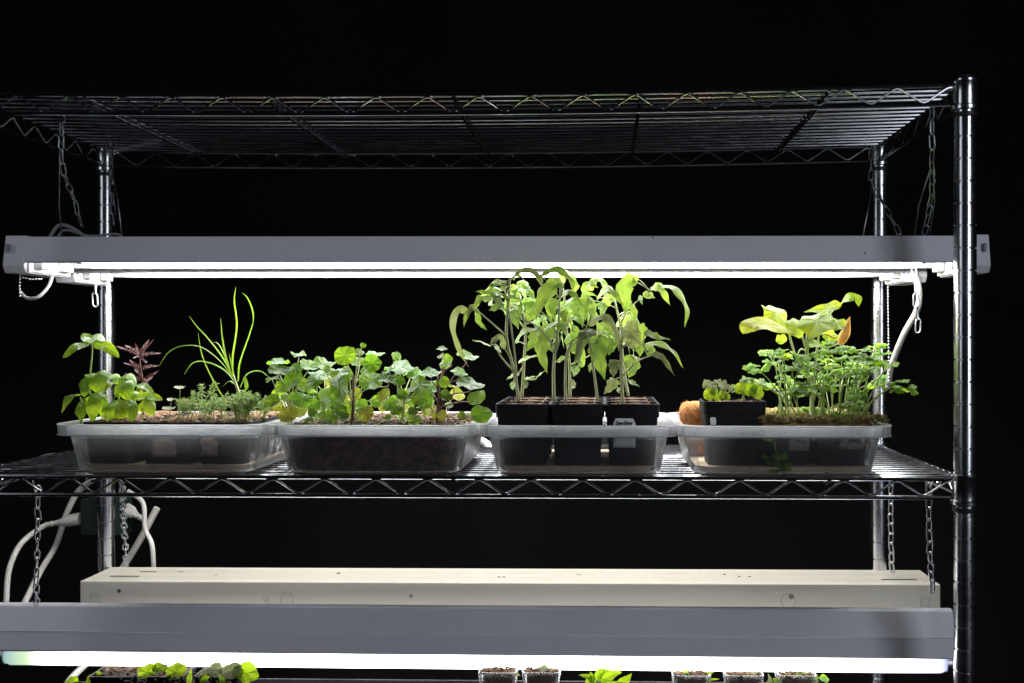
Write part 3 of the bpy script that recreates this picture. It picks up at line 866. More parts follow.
# big rounded coir pot behind the tall black pot
cc = at(701, 421, .15)
t = thing('coir_pot', (cc.x, cc.y, PZ), 'round brown coir fibre pot behind the tall black pot', 'pot')
mb = MB(); prof = [(.018,0),(.020,.010),(.023,.03),(.027,.05),(.029,.062),(.026,.070),(.020,.074),(.012,.0735)]
mb.lathe(prof, (cc.x, cc.y, PZ), 30)
mb.v = [tuple(V(p) + V((noise.noise(V(p)*160), noise.noise(V(p)*160+V((5,5,5))), noise.noise(V(p)*160+V((9,1,3))))).normalized()*.0013) for p in mb.v]
mb.build('pot_wall', MT['coir'], t, smooth=True, sub=1)
mb = MB()
for k in range(420):
    a = rnd.uniform(0, 6.283); zr = rnd.uniform(.01,.074); rr = .031 if zr < .06 else .031-(zr-.06)*.75
    rr *= .62+.33*min(1, zr/.055)
    p = V((cc.x+rr*math.cos(a), cc.y+rr*math.sin(a), PZ+zr)); d = V((-math.sin(a), math.cos(a), rnd.uniform(-1,1)))*rnd.uniform(.002,.006) + V((math.cos(a),math.sin(a),0))*rnd.uniform(0,.003)
    mb.tube([p, p+d*.6, p+d+V((0,0,rnd.uniform(-.002,.002)))], [.0003,.00025,.0001], 4)
mb.build('fibres', MT['coir'], t)

# soil filling the second tray
def soil_fill(name, cx, cy, w, l, z0, z1, mat, label, amp=.004, chunks=500, chm=None, taper=.93, csz=(.0012,.0042), up=0):
    mb = MB(); gx, gy = 44, 60
    o0 = (cx, cy, z0)
    for j in range(gy+1):
        for i in range(gx+1):
            a = -1+2*i/gx; b = -1+2*j/gy
            # squash the square grid into rounded corners
            k = 1 - .09*(abs(a)**6)*(abs(b)**6)
            e = min(1, (1-max(abs(a),abs(b)))*10)
            mb.add([(cx+a*k*w/2, cy+b*k*l/2, z1 - .005*(1-e) + amp*noise.noise((a*9+cx*31,b*13,1)) + up*e*abs(noise.noise((a*5+3,b*7+cx,4)))+rnd.uniform(-.0006,.0012))], [])
    mb.f = [(j*(gx+1)+i, j*(gx+1)+i+1, (j+1)*(gx+1)+i+1, (j+1)*(gx+1)+i) for j in range(gy) for i in range(gx)]
    loop = [(i, 0) for i in range(gx)] + [(gx, j) for j in range(gy)] + [(gx-i, gy) for i in range(gx)] + [(0, gy-j) for j in range(gy)]
    idx = [j*(gx+1)+i for i, j in loop]; n = len(idx); b0 = len(mb.v); nl = 5
    for q in range(1, nl+1):
        f = q/nl
        for k in idx:
            x, y, z = mb.v[k]; s = 1-(1-taper)*f
            mb.add([(cx+(x-cx)*s, cy+(y-cy)*s, z+(z0-z)*f)], [])
    prev = idx
    for q in range(nl):
        cur = [b0+q*n+k for k in range(n)]
        for k in range(n): mb.f.append((prev[k], cur[k], cur[(k+1) % n], prev[(k+1) % n]))
        prev = cur
    mb.f.append(tuple(prev))
    for k in range(chunks):
        mb.ball((cx+rnd.uniform(-.47,.47)*w, cy+rnd.uniform(-.48,.48)*l, z1+rnd.uniform(0,.003)+up*.4), rnd.uniform(*csz), 5, 4, (1,1,.7), .4)
    o = mb.build(name, MT[mat], origin=o0)
    tag(o, label, 'soil', kind='stuff')
    return o
soil_fill('soil', c2x, c2y, .214, .235, PZ, DECK+.0535, 'soil_dk', 'dark wet soil packed with roots filling the second tray', .003, 900, taper=.945)
mb = MB()
for k in range(260):
    p = V((c2x+rnd.uniform(-.1,.1), c2y+rnd.uniform(-.115,.11), DECK+.055)); d = V((rnd.uniform(-1,1),rnd.uniform(-1,1),rnd.uniform(0,.5)))*rnd.uniform(.004,.011)
    mb.tube([p, p+d*.5+V((0,0,.0015)), p+d], [.0007,.0005,.0002], 4)
tag(mb.build('leaf_litter', MT['moss'], origin=(c2x,c2y,DECK+.055)), 'dry stalks and leaf litter scattered on the dark soil', 'litter', kind='stuff')
# mossy substrate heaped over the parsley pots
soil_fill('moss_mulch', c4x+.037, .122, .150, .205, DECK+.053, DECK+.0585, 'moss', 'chunky tan moss and coir heaped over the parsley pots', .005, 1900, taper=.97, csz=(.0009,.003), up=.009)
mb = MB()
for k in range(620):
    mb.ball((c4x+.037+rnd.uniform(-.075,.075)+.01, rnd.uniform(.014,.05), DECK+.060+rnd.uniform(0,.006)), rnd.uniform(.0009,.0028), 6, 5, (1,1,.8), .4)
for k in range(60):
    mb.ball((at(878,424,.04).x+rnd.uniform(-.007,.007), rnd.uniform(.02,.09), DECK+.061+rnd.uniform(-.002,.006)), rnd.uniform(.0012,.0032), 6, 5, (1,1,.8), .4)
tag(mb.build('bark_crumbs', MT['moss'], origin=(c4x+.037,.04,DECK+.06)), 'tan crumbs of bark along the front of the moss', 'mulch', kind='stuff')
exec_plants = True

# ------------------------------------------------------------------ plant makers
PROF = {
 'ovate': lambda t: (math.sin(math.pi*min(1, t**.72))**.75)*(1-.25*t),
 'lance': lambda t: math.sin(math.pi*t**.62)**.9 * (1-.35*t) * 1.12,
 'tom':   lambda t: math.sin(math.pi*t**.6)**.8*(1-.3*t)*(1 + .15*math.sin(t*19)),
 'blade': lambda t: (min(1, .45+t*1.8))*(1-t**2.2)**.8,
 'basil': lambda t: (math.sin(math.pi*t**.85)**.55)*(1-.12*t),
 'oval':  lambda t: math.sin(math.pi*t)**.6,
 'lobed': lambda t: math.sin(math.pi*t**.8)**.6*(.72+.4*abs(math.sin(t*7.2))),
 'fan':   lambda t: (t**1.0)*(1-t**5)*(1+.24*math.sin(t*19))*1.15,
}
def leaf(mb, pts, hw, up=(0,0,1), prof='ovate', fold=.25, cup=0, wave=.08, nu=14, nv=4, roll=0):
    """one leaf blade: midrib through pts, half width hw (m)"""
    path = curve(pts, nu); up = V(up).normalized(); f = PROF[prof]
    ph = rnd.uniform(0, 6.28); vs = []; uv = []
    lastS = None
    for i, c in enumerate(path):
        T = (path[min(i+1, nu)] - path[max(i-1, 0)]).normalized()
        S = T.cross(up)
        if S.length < .15 and lastS is not None: S = lastS - T*lastS.dot(T)
        S.normalize()
        if lastS is not None:
            if S.dot(lastS) < 0: S = -S
            S = (S*.6 + lastS*.4); S = (S - T*S.dot(T)).normalized()
        lastS = S
        if roll: S = Matrix.Rotation(roll*i/nu, 3, T) @ S
        Nn = S.cross(T).normalized(); t = i/nu
        w = max(.02*hw, f(min(.999, max(.001, t)))*hw)
        for j in range(-nv, nv+1):
            s = j/nv
            z = fold*abs(s)*w + cup*s*s*w + wave*hw*math.sin(t*13+ph+(1.6 if s > 0 else 0))*s*s + .03*hw*math.sin(9*s+ph+7*t)
            vs.append(c + S*(s*w) + Nn*z); uv.append((s*.5+.5, t))
    k = 2*nv+1
    fs = [(i*k+j, i*k+j+1, (i+1)*k+j+1, (i+1)*k+j) for i in range(nu) for j in range(2*nv)]
    mb.add(vs, fs, uv)
def roundleaf(mb, c, r, nrm, cup=.12, wave=.08, lobes=7, lob=.05, n=32, rings=5, asp=1.0, spin=None, notch=0):
    c = V(c); nrm = V(nrm).normalized(); a = nrm.orthogonal().normalized(); b = nrm.cross(a)
    # align 'a' with horizontal
    h = V((1,0,0)) - nrm*nrm.x
    if h.length > .2: a = h.normalized(); b = nrm.cross(a)
    sp = rnd.uniform(0, 6.28) if spin is None else spin
    ph = rnd.uniform(0, 6.28); vs = [c]; uv = [(.5,.5)]
    for i in range(1, rings+1):
        q = i/rings
        for k in range(n):
            t = 2*math.pi*k/n
            rr = r*q*(1 + lob*q*math.cos(lobes*t+sp)*(.5+.5*math.sin(t+ph)) + .05*q*math.sin(2*t+ph) + .035*math.sin(3*t+ph) - notch*q*math.exp(-((t-sp) % 6.283/.4)**2))
            z = r*(cup*q*q + wave*q*q*math.sin(3*t+ph) + .5*wave*q*math.sin(lobes*t+sp) + wave*.5*q*q*math.sin(2*t+ph*1.7))
            vs.append(c + (a*math.cos(t)*asp + b*math.sin(t))*rr + nrm*z)
            uv.append((.5+.5*q*math.cos(t), .5+.5*q*math.sin(t)))
    fs = [(0, 1+k, 1+(k+1) % n) for k in range(n)]
    for i in range(rings-1):
        for k in range(n):
            l = (k+1) % n
            fs.append((1+i*n+k, 1+(i+1)*n+k, 1+(i+1)*n+l, 1+i*n+l))
    mb.add(vs, fs, uv)
def stemtube(mb, pts, r0, r1, n=16, sides=7):
    p = curve(pts, n); mb.tube(p, [r0+(r1-r0)*i/n for i in range(n+1)], sides)
    return p
def jit(p, a): return V(p) + V((rnd.uniform(-a,a), rnd.uniform(-a,a), rnd.uniform(-a,a)))
G = {}
def plant(name, label, cat, base, group=None): return thing(name, base, label, cat, group)
def zz(ox, oy, s): return lambda x, y: (ox + x/s, oy + y/s)

# ---- basil ---------------------------------------------------------
zb = zz(55, 325, 6.508)
def A(z, x, y, Y): return at(*z(x, y), Y)
def basil(label, base, stems, leaves):
    t = plant('basil_plant', label, 'basil', base, 'basil plants')
    mb = MB()
    for s in stems: stemtube(mb, [A(zb, *p) for p in s[0]], s[1], s[1]*.75)
    for lf in leaves:
        p0 = A(zb, *lf[0][0]); 
    mb.build('stem', MT['stem_g'], t, smooth=True)
    mb = MB()
    for pts, hw, up, cup in leaves:
        Y = pts[0][2]
        leaf(mb, [A(zb, *p) for p in pts], pxs(hw*1.3/6.508, Y), up, 'basil', .08, cup, .07, 18, 5)
    mb.build('foliage', MT['basil'], t, smooth=True)
    return t
Y = .045
basil('taller basil with a bare stem and a top tuft, far left of leftmost tray', at(91,424,Y),
  [([(240,640,Y),(232,500,Y),(228,330,Y),(240,200,Y),(243,110,Y)], .0013), ([(170,640,Y),(180,560,Y-.01),(165,470,Y-.01)], .0011)],
  [([(220,125,Y),(140,145,Y-.02),(52,215,Y-.035)], 27, (.2,-.75,.7), .1),
   ([(255,128,Y),(340,145,Y-.02),(418,213,Y-.03)], 30, (-.2,-.8,.6), .1),
   ([(235,125,Y),(205,75,Y+.005),(190,110,Y-.015)], 28, (.2,-.6,.8), -.2),
   ([(235,125,Y),(270,70,Y+.01),(322,115,Y-.01)], 30, (0,-.3,1), -.2),
   ([(240,130,Y),(240,85,Y-.01),(232,120,Y-.025)], 30, (0,-.7,.8), -.1),
   ([(235,335,Y),(262,345,Y-.028),(285,440,Y-.032)], 62, (.1,-1,.35), -.5),
   ([(228,335,Y),(190,350,Y-.022),(190,470,Y-.030)], 46, (-.2,-1,.3), -.5),
   ([(235,330,Y),(250,318,Y+.02),(300,350,Y+.04)], 40, (0,-.3,1), -.2),
   ([(165,455,Y-.01),(90,465,Y-.03),(42,570,Y-.03)], 34, (-.3,-.8,.7), -.2),
   ([(235,460,Y-.012),(240,520,Y-.030),(238,630,Y-.022)], 44, (0,-1,.2), -.3),
   ([(180,480,Y),(160,560,Y-.02),(165,630,Y-.015)], 36, (-.2,-1,.2), -.2),
   ([(240,470,Y),(300,500,Y),(310,610,Y+.01)], 34, (.2,-1,.2), -.3),
   ([(240,450,Y),(290,440,Y-.01),(355,470,Y)], 30, (0,-.6,.8), -.1),
   ([(180,490,Y),(230,500,Y+.03),(240,600,Y+.03)], 50, (0,-1,.3), 0)])
Y = .06
basil('low bushy basil with glossy cupped leaves, beside the tall one', at(121,424,Y),
  [([(410,640,Y),(412,520,Y),(420,400,Y),(420,350,Y)], .0014), ([(500,640,Y),(520,520,Y),(520,460,Y)], .0011), ([(562,640,Y),(562,570,Y),(560,540,Y)], .0009), ([(330,640,Y),(350,540,Y),(400,450,Y)], .0009)],
  [([(420,345,Y),(370,330,Y),(325,365,Y-.01)], 30, (-.1,-.5,1), -.3),
   ([(420,345,Y),(470,340,Y-.005),(515,410,Y-.01)], 45, (.3,-.7,.8), -.4),
   ([(390,400,Y-.015),(440,400,Y-.04),(480,490,Y-.038)], 58, (.1,-1,.5), -.55),
   ([(430,370,Y),(430,350,Y+.02),(440,390,Y+.03)], 45, (0,-.3,1), -.3),
   ([(400,385,Y),(350,390,Y-.01),(300,470,Y-.02)], 30, (-.3,-.7,.7), .1),
   ([(520,395,Y-.01),(580,400,Y-.02),(645,455,Y-.02)], 26, (.1,-.5,.9), .1),
   ([(530,470,Y-.01),(610,465,Y-.02),(700,488,Y-.02)], 30, (.05,-.7,.7), .15),
   ([(530,430,Y),(500,450,Y-.01),(495,505,Y-.015)], 34, (0,-.8,.5), -.1),
   ([(540,450,Y+.01),(520,430,Y+.01),(560,490,Y+.02)], 40, (0,-.8,.5), -.1),
   ([(530,545,Y-.02),(590,505,Y-.03),(640,590,Y-.03)], 46, (.1,-.9,.6), -.45),
   ([(450,490,Y-.025),(500,540,Y-.038),(500,630,Y-.034)], 34, (.3,-.9,.3), -.3),
   ([(390,490,Y-.01),(345,540,Y-.03),(360,625,Y-.03)], 40, (-.2,-1,.3), -.2),
   ([(400,490,Y),(420,560,Y-.02),(390,630,Y-.02)], 40, (.1,-1,.2), -.2),
   ([(420,500,Y+.01),(460,570,Y+.0),(450,630,Y)], 40, (.1,-1,.2), -.2),
   ([(330,420,Y),(290,440,Y-.02),(275,480,Y-.02)], 30, (-.1,-1,.4), 0)])
t = plant('fallen_leaf', 'small yellow fallen leaf at the foot of the basil', 'leaf', at(106,422,.03))
mb = MB(); leaf(mb, [A(zb,320,590,.022), A(zb,335,600,.018), A(zb,345,632,.016)], pxs(20/6.5,.02), (0,-1,.3)); mb.build('blade', MT['squash_yel'], t, smooth=True)

# ---- dark purple marigold -------------------------------------------
Y = .11
t = plant('marigold_seedling', 'purple feathery marigold seedling standing behind the basil', 'marigold', at(143,418,Y))
mb = MB(); spine = stemtube(mb, [A(zb,575,600,Y),A(zb,572,400,Y),A(zb,555,260,Y),A(zb,552,190,Y)], .0013, .0008)
lv = MB()
for (x0,y0,x1,y1,dy) in ((552,205,425,148,0),(556,200,665,186,0),(552,195,600,115,.01),(552,195,530,140,-.01),(552,198,630,110,-.01),(552,200,470,140,.02),(558,285,470,255,-.01),(560,285,655,268,0),(562,300,500,240,.01),(560,280,610,275,-.015),(567,370,475,325,0),(572,370,655,312,0),(575,410,520,395,-.01),(572,400,620,350,.01),(570,350,530,300,.01),(570,350,600,390,-.01),(556,215,590,240,-.015),(553,210,520,215,-.02)):
    p = [A(zb,x0,y0,Y), A(zb,(x0+x1)/2,(y0+y1)/2-8,Y+dy/2), A(zb,x1,y1,Y+dy)]
    c = stemtube(mb, p, .0006, .0003, 8, 5)
    d = (c[-1]-c[0]).normalized(); side = d.cross(V((0,-1,.3))).normalized()
    for k in range(1, 8):
        q = c[k]; ln = .0048*(1-.55*k/8)
        for s in (-1, 1):
            e = q + (side*s*.9 + d*.8).normalized()*ln + V((0,rnd.uniform(-.002,.002),0))
            leaf(lv, [q, (q+e)/2, e], .0009, (0,-.6,.8), 'lance', .2, 0, .1, 6, 2)
    leaf(lv, [c[6], c[8]+d*.002, c[8]+d*.006], .0014, (0,-.6,.8), 'lance', .2, 0, .1, 6, 2)
mb.build('stem', MT['stem_r'], t, smooth=True); lv.build('foliage', MT['marigold'], t, smooth=True)

# ---- grass clump ------------------------------------------------------
zg = zz(150, 285, 4.88); Y = .10
t = plant('lemongrass_clump', 'tall clump of thin arching grass blades in leftmost tray', 'grass plant', at(241,420,Y))
mb = MB(); stemtube(mb, [A(zg,450,650,Y),A(zg,443,560,Y),A(zg,425,500,Y),A(zg,405,440,Y)], .0026, .0014)
mb.build('stem', MT['stem_w'], t, smooth=True)
mb = MB()
for pts, hw in (
  ([(405,440,0),(405,350,0),(425,200,-.01),(412,80,-.02),(420,5,-.02)], 9),
  ([(430,470,0),(440,380,0),(492,230,-.01),(506,150,-.02),(480,70,-.02),(448,36,-.02)], 10),
  ([(400,450,0),(375,370,0),(355,270,.01),(345,160,.02)], 9),
  ([(412,470,0),(365,370,0),(285,265,-.02),(230,205,-.03),(190,150,-.03)], 9),
  ([(410,460,0),(340,370,-.02),(250,305,-.04),(160,298,-.06),(90,330,-.07),(42,400,-.08)], 8),
  ([(425,490,0),(370,420,.02),(290,380,.03),(215,378,.04),(165,440,.05)], 7),
  ([(380,585,0),(310,470,-.01),(255,345,-.02),(233,225,-.02)], 6),
  ([(440,500,0),(475,435,.01),(535,420,.02),(585,452,.03)], 6),
  ([(455,520,-.01),(475,500,-.01),(460,450,-.01),(470,540,-.01)], 12),
  ([(400,440,0),(365,345,.02),(330,285,.03),(295,285,.03)], 6),
  ([(430,500,.01),(390,470,.02),(350,500,.03)], 6),
  ([(430,510,-.01),(480,530,-.02),(540,570,-.03)], 7),
  ([(420,480,.01),(400,400,.02),(385,330,.02)], 6)):
    leaf(mb, [A(zg,x,y,Y+dy) for x,y,dy in pts], pxs(hw*.64/4.88,Y), (0,-.5,.6), 'blade', .45, 0, .05, 22, 2, roll=rnd.uniform(-.6,.6))
mb.build('foliage', MT['grass'], t, smooth=True)

# ---- small feathery and round-leaved seedlings -------------------------
def feathery(px, top, Y, label, n=9, spread=14, base=420, dens=1.0, mat='dill'):
    b = at(px, base, Y); t = plant('feathery_seedling', b, label, 'seedling') if 0 else thing('feathery_seedling', b, label, 'seedling', 'feathery seedlings in the leftmost tray')
    st = MB(); lv = MB()
    for k in range(n):
        e = at(px + rnd.uniform(-spread, spread), top + (base-top)*.75*rnd.random()**1.3, Y + rnd.uniform(-.014,.014))
        m = b.lerp(e, .5) + V((rnd.uniform(-.003,.003), 0, .006))
        bb = b + V((rnd.uniform(-.006,.006), rnd.uniform(-.008,.008), 0))
        c = stemtube(st, [bb, m, e], .0005, .00028, 10, 4)
        for i in range(3, 11):
            q = c[i]
            for s in range(int(4*dens)):
                d = V((rnd.uniform(-1,1), rnd.uniform(-1,1), rnd.uniform(-.1,.9))).normalized()
                l = rnd.uniform(.003, .0075)*(1.15-.05*i)
                e2 = q + d*l
                leaf(lv, [q, (q+e2)/2+V((0,0,.0006)), e2], .00055, (0,-.4,1), 'lance', .1, 0, 0, 3, 1)
                for u in (.45, .75):
                    qq = q.lerp(e2, u); e3 = qq + (d + V((rnd.uniform(-.9,.9), rnd.uniform(-.9,.9), rnd.uniform(-.3,.6)))).normalized()*l*.42
                    leaf(lv, [qq, (qq+e3)/2, e3], .0005, (0,-.4,1), 'lance', .1, 0, 0, 3, 1)
    st.build('stem', MT['stem_g'], t, smooth=True); lv.build('foliage', MT[mat], t)
    return t
for a in ((191,392,.05,'low feathery seedling nearest the purple marigold'),
          (204,384,.09,'taller loose feathery seedling left of the grass blades, behind the others',),
          (210,397,.035,'feathery seedling at the front, just left of the grass clump'),
          (222,390,.06,'feathery seedling right below the crossing grass blades'),
          (248,393,.045,'dense bright green feathery tuft at the front right corner of the tray'),
          (262,396,.10,'feathery seedling at the right edge of the leftmost tray')):
    dense = 'dense' in a[3]
    feathery(a[0], a[1], a[2], a[3], n=20 if dense else 8, spread=14 if dense else 14, dens=1.5 if dense else 1.25)
feathery(238, 398, .03, 'small feathery tuft in front of the grass base', n=14, spread=11, dens=1.3)
feathery(182, 400, .03, 'very low feathery sprig at the front near the left label', n=8, spread=9)
def cotyl(px, py, Y, label, base=421, r=3.5, mat='greyleaf', n=3):
    b = at(px+rnd.uniform(-3,3), base, Y); e = at(px, py, Y)
    t = thing('round_leaf_seedling', b, label, 'seedling', 'tiny round-leaved seedlings')
    mb = MB(); stemtube(mb, [b, b.lerp(e,.5)+V((.001,0,0)), e], .0006, .0004, 8, 5); mb.build('stem', MT['stem_g'], t, smooth=True)
    mb = MB()
    for k in range(n):
        a = 2*math.pi*k/n + rnd.uniform(-.4,.4); R0 = pxs(r, Y)
        d = V((math.cos(a), math.sin(a), .15))
        roundleaf(mb, e + d*R0*.8, R0*rnd.uniform(.75,1), (d.x*-.3, -.35+d.y*-.2, 1), .1, .12, 5, .1, 14, 3)
    mb.build('foliage', MT[mat], t, smooth=True)
cotyl(180, 388, .06, 'white-topped seedling on a bare stem left of the feathery ones')
cotyl(171, 400, .05, 'low seedling with small round leaves beside the marigold')
cotyl(169, 409, .035, 'tiny seedling at the soil, right of the basil', r=4)
cotyl(229, 413, .02, 'tiny yellowish seedling below the grass at the front', mat='dill', r=3)
cotyl(205, 414, .02, 'tiny pale seedling at the front above the right-hand label', mat='dill', r=3)

# ---- nasturtiums ------------------------------------------------------
z3 = zz(260, 335, 7.19); z4 = zz(370, 335, 7.19)
UP = (0,-.16,1); FACE = (0,-1,.25); OBL = (.1,-.75,.65)
plants_n = [
 ('nasturtium_plant', 'leftmost round-leaved plant, with small flat pale discs on thin stalks', 291, .04, 'stem_g',
  [(298.5,354,9.5,(.06,-.12,1),.02),(278,363,12,(.02,-.05,1),.02),(279,370.5,11,(.25,-.45,.8),0),(272,379,7.5,(-.3,-.35,.9),-.02),(273,401,10.5,(-.25,-1,.2),-.03),(302,399,12,(.05,-.9,.45),-.02),(288,415,11.5,(-.1,-1,.3),-.02),(293,379,11,(-.3,-1,.2),.0),(309,366,10,(.3,-.5,.8),.01),(296,368,8,(.1,-.8,.5),.0),(283,386,9,(-.1,-.9,.3),.01),(285,397,7,(.2,-1,.4),.02),(300,412,9,(.1,-1,.4),.02),(312,413,6,(0,-1,.2),-.01)]),
 ('nasturtium_plant', 'round-leaved plant second from the left, with a tall narrow upright leaf', 322, .055, 'stem_g',
  [(325,396,11.5,(1.1,-.8,.25),-.03),(319,374.5,11,(.15,-.3,1),0),(315,380,10,(-.3,-.8,.5),.0),(323,364,13,(.1,-.5,.9),.03),(306,386,9,(.2,-.9,.4),.02),(314,405,8,(-.2,-1,.3),-.02),(335,402,9,(.2,-.9,.3),.02),(331,417,9,(.1,-1,.3),-.01),(309,420,7,(0,-.8,.6),-.02),(322,415,6,(0,-1,.3),-.03),(340,372,12,(-.1,-.5,.9),.02),(334,380,10,(.3,-.9,.4),.04)]),
 ('nasturtium_plant', 'woody-stemmed round-leaved plant in the middle, with bright lime leaves held upright', 352, .05, 'stem_p',
  [(345,355.5,11,(-.1,-1,.1),-.01),(372,363.5,9.5,(.15,-1,.15),-.01),(339,386,14,(.75,-.75,.6),-.035),(331,371,9,(.6,-.7,.7),-.02),(359,352.5,6,(.1,-.7,.6),.02),(375,353,10.5,(.05,-.12,1),.03),(346,375,8,(.2,-1,.2),.03),(371,381,13,(.1,-.8,.6),-.0),(368,371,8,(-.2,-.9,.3),.02),(357,362,8,(.2,-.8,.5),.03),(387,379,10,(.1,-.5,.9),-.01),(366,413,11,(-.1,-1,.1),-.025),(384,396,11,(-.4,-1,.2),-.02),(355,395,7,(.1,-.9,.4),.02),(343,415,9,(.2,-1,.2),-.01),(376,402,8,(.1,-1,.2),.02),(363,345.5,3,(.3,-1,.2),.0),(341,398,6,(-.2,-.9,.5),.0)]),
 ('nasturtium_plant', 'round-leaved plant right of the middle, under wide flat pale leaves', 402, .06, 'stem_g',
  [(396.5,356,5.5,(.5,-.9,.5),0),(400,367,16,(.05,-.3,1),.01),(402,395,8,(0,-1,.3),-.03),(418.5,385,12,(-.15,-.8,.75),-.035),(419,398,12.5,(.1,-1,.3),-.01),(417,375,11,(.25,-.6,.8),.0),(388,371,6,(-.5,-.4,.8),-.01),(410,370,11,(.1,-.35,1),.03),(390,404,9,(-.2,-1,.3),.0),(414.5,420,7,(0,-1,.2),-.04),(413,411,8,(.3,-.9,.3),-.03),(389,402,6,(.1,-1,.3),.01),(396,410,7,(.1,-1,.2),.0),(398,382,9,(0,-.6,.8),.0),(408,404,8,(0,-1,.3),.02),(425,405,9,(.2,-.9,.3),.02),(388,417,5,(0,-1,.1),-.03)]),
 ('nasturtium_plant', 'rightmost round-leaved plant leaning out over the tray edge', 437, .05, 'stem_p',
  [(446.5,362,9.5,(-.7,-.8,.15),-.02),(431,373,12,(-.2,-.4,.95),-.01),(442,349,6.5,(.2,-.3,1),.02),(467,357,12,(.25,-.35,1),.01),(441,356,5,(-.4,-.5,.7),.01),(459,372,10,(.35,-.4,.9),.0),(470,384,14,(.2,-.35,1),-.02),(476.5,398,10.5,(-.2,-.9,.5),-.04),(481,414,11.5,(.1,-1,.3),-.05),(444,382,6.5,(-.2,-1,.1),-.01),(446,396,9,(.4,-.9,.3),-.01),(454,387,6,(0,-.1,1),.0),(463,416,6,(.3,-1,.3),-.02),(442,415,6,(-.2,-1,.1),-.02),(429,398,8,(-.3,-.9,.4),.01),(431,387,9,(-.1,-.8,.6),.01),(432,410,7,(0,-1,.3),.02),(449,405,5,(0,-.8,.7),.02)]),
]
for name, label, bx_, Y, sm, lvs in plants_n:
    b = at(bx_, 424, Y)
    t = thing(name, b, label, 'nasturtium', 'nasturtiums in the second tray')
    st = MB(); lv = MB(); ly = MB()
    top = at(bx_+ (1 if sm == 'stem_p' else 2), 376 if sm == 'stem_p' else 398, Y)
    trunk = stemtube(st, [b-V((0,0,.004)), b.lerp(top,.5)+V((.001,0,0)), top], .0021 if sm == 'stem_p' else .0013, .0012 if sm == 'stem_p' else .0008, 14, 8)
    pt = MB()
    for (x, y, r, nrm, dy) in lvs:
        c = at(x, y, Y+dy); nr = (V(nrm).normalized()*.8 + V((rnd.uniform(-.2,.2),-.1,.3))).normalized()
        q = trunk[rnd.randint(2, 13)]
        if q.z > c.z - .004: q = trunk[max(0, min(12, int(14*(c.z-b.z-.01)/max(.001,(top.z-b.z)))))] if c.z > b.z+.012 else trunk[0]
        if y > 408: q = b + V((rnd.uniform(-.01,.01), rnd.uniform(-.01,.01), -.002))
        back = c - nr*.010
        mid = q.lerp(back, .55) + V((0, 0, .004)) + V((rnd.uniform(-.003,.003),rnd.uniform(-.003,.003),0))
        stemtube(pt, [q, mid, back, c - nr*.0006], .00075, .0006, 14, 6)
        yel = (y > 408 and x < 470 and rnd.random() < .12) or (x, y) == (366,413)
        roundleaf(ly if yel else lv, c, pxs(r*(rnd.uniform(.82,1.02) if y < 390 else rnd.uniform(.62,.95)), Y+dy), nr, rnd.uniform(-.12,.2), rnd.uniform(.09,.2), rnd.choice((7,8,9)), .05, notch=.0)
    for k in range(9):      # small filler leaves low among the stems
        c = at(bx_+rnd.uniform(-21,21), rnd.uniform(392,419), Y+rnd.uniform(-.01,.08)); nr = V((rnd.uniform(-.6,.6), -1, rnd.uniform(-.1,.9))).normalized()
        stemtube(pt, [b+V((rnd.uniform(-.01,.01),.005,-.002)), b.lerp(c,.5)+V((0,0,.004)), c-nr*.0006], .0006, .0005, 10, 5)
        roundleaf(ly if rnd.random() < .08 else lv, c, pxs(rnd.uniform(4,8), Y), nr, .1, .1, 7, .05, 22, 4)
    st.build('stem', MT[sm], t, smooth=True); pt.build('leaf_stalks', MT['stem_r'] if sm == 'stem_p' and bx_ > 420 else MT['stem_w'], t, smooth=True)
    lv.build('foliage', MT['nast'], t, smooth=True)
    if ly.v:
        o = ly.build('yellowed_foliage', MT['nast_yel'], t, smooth=True)

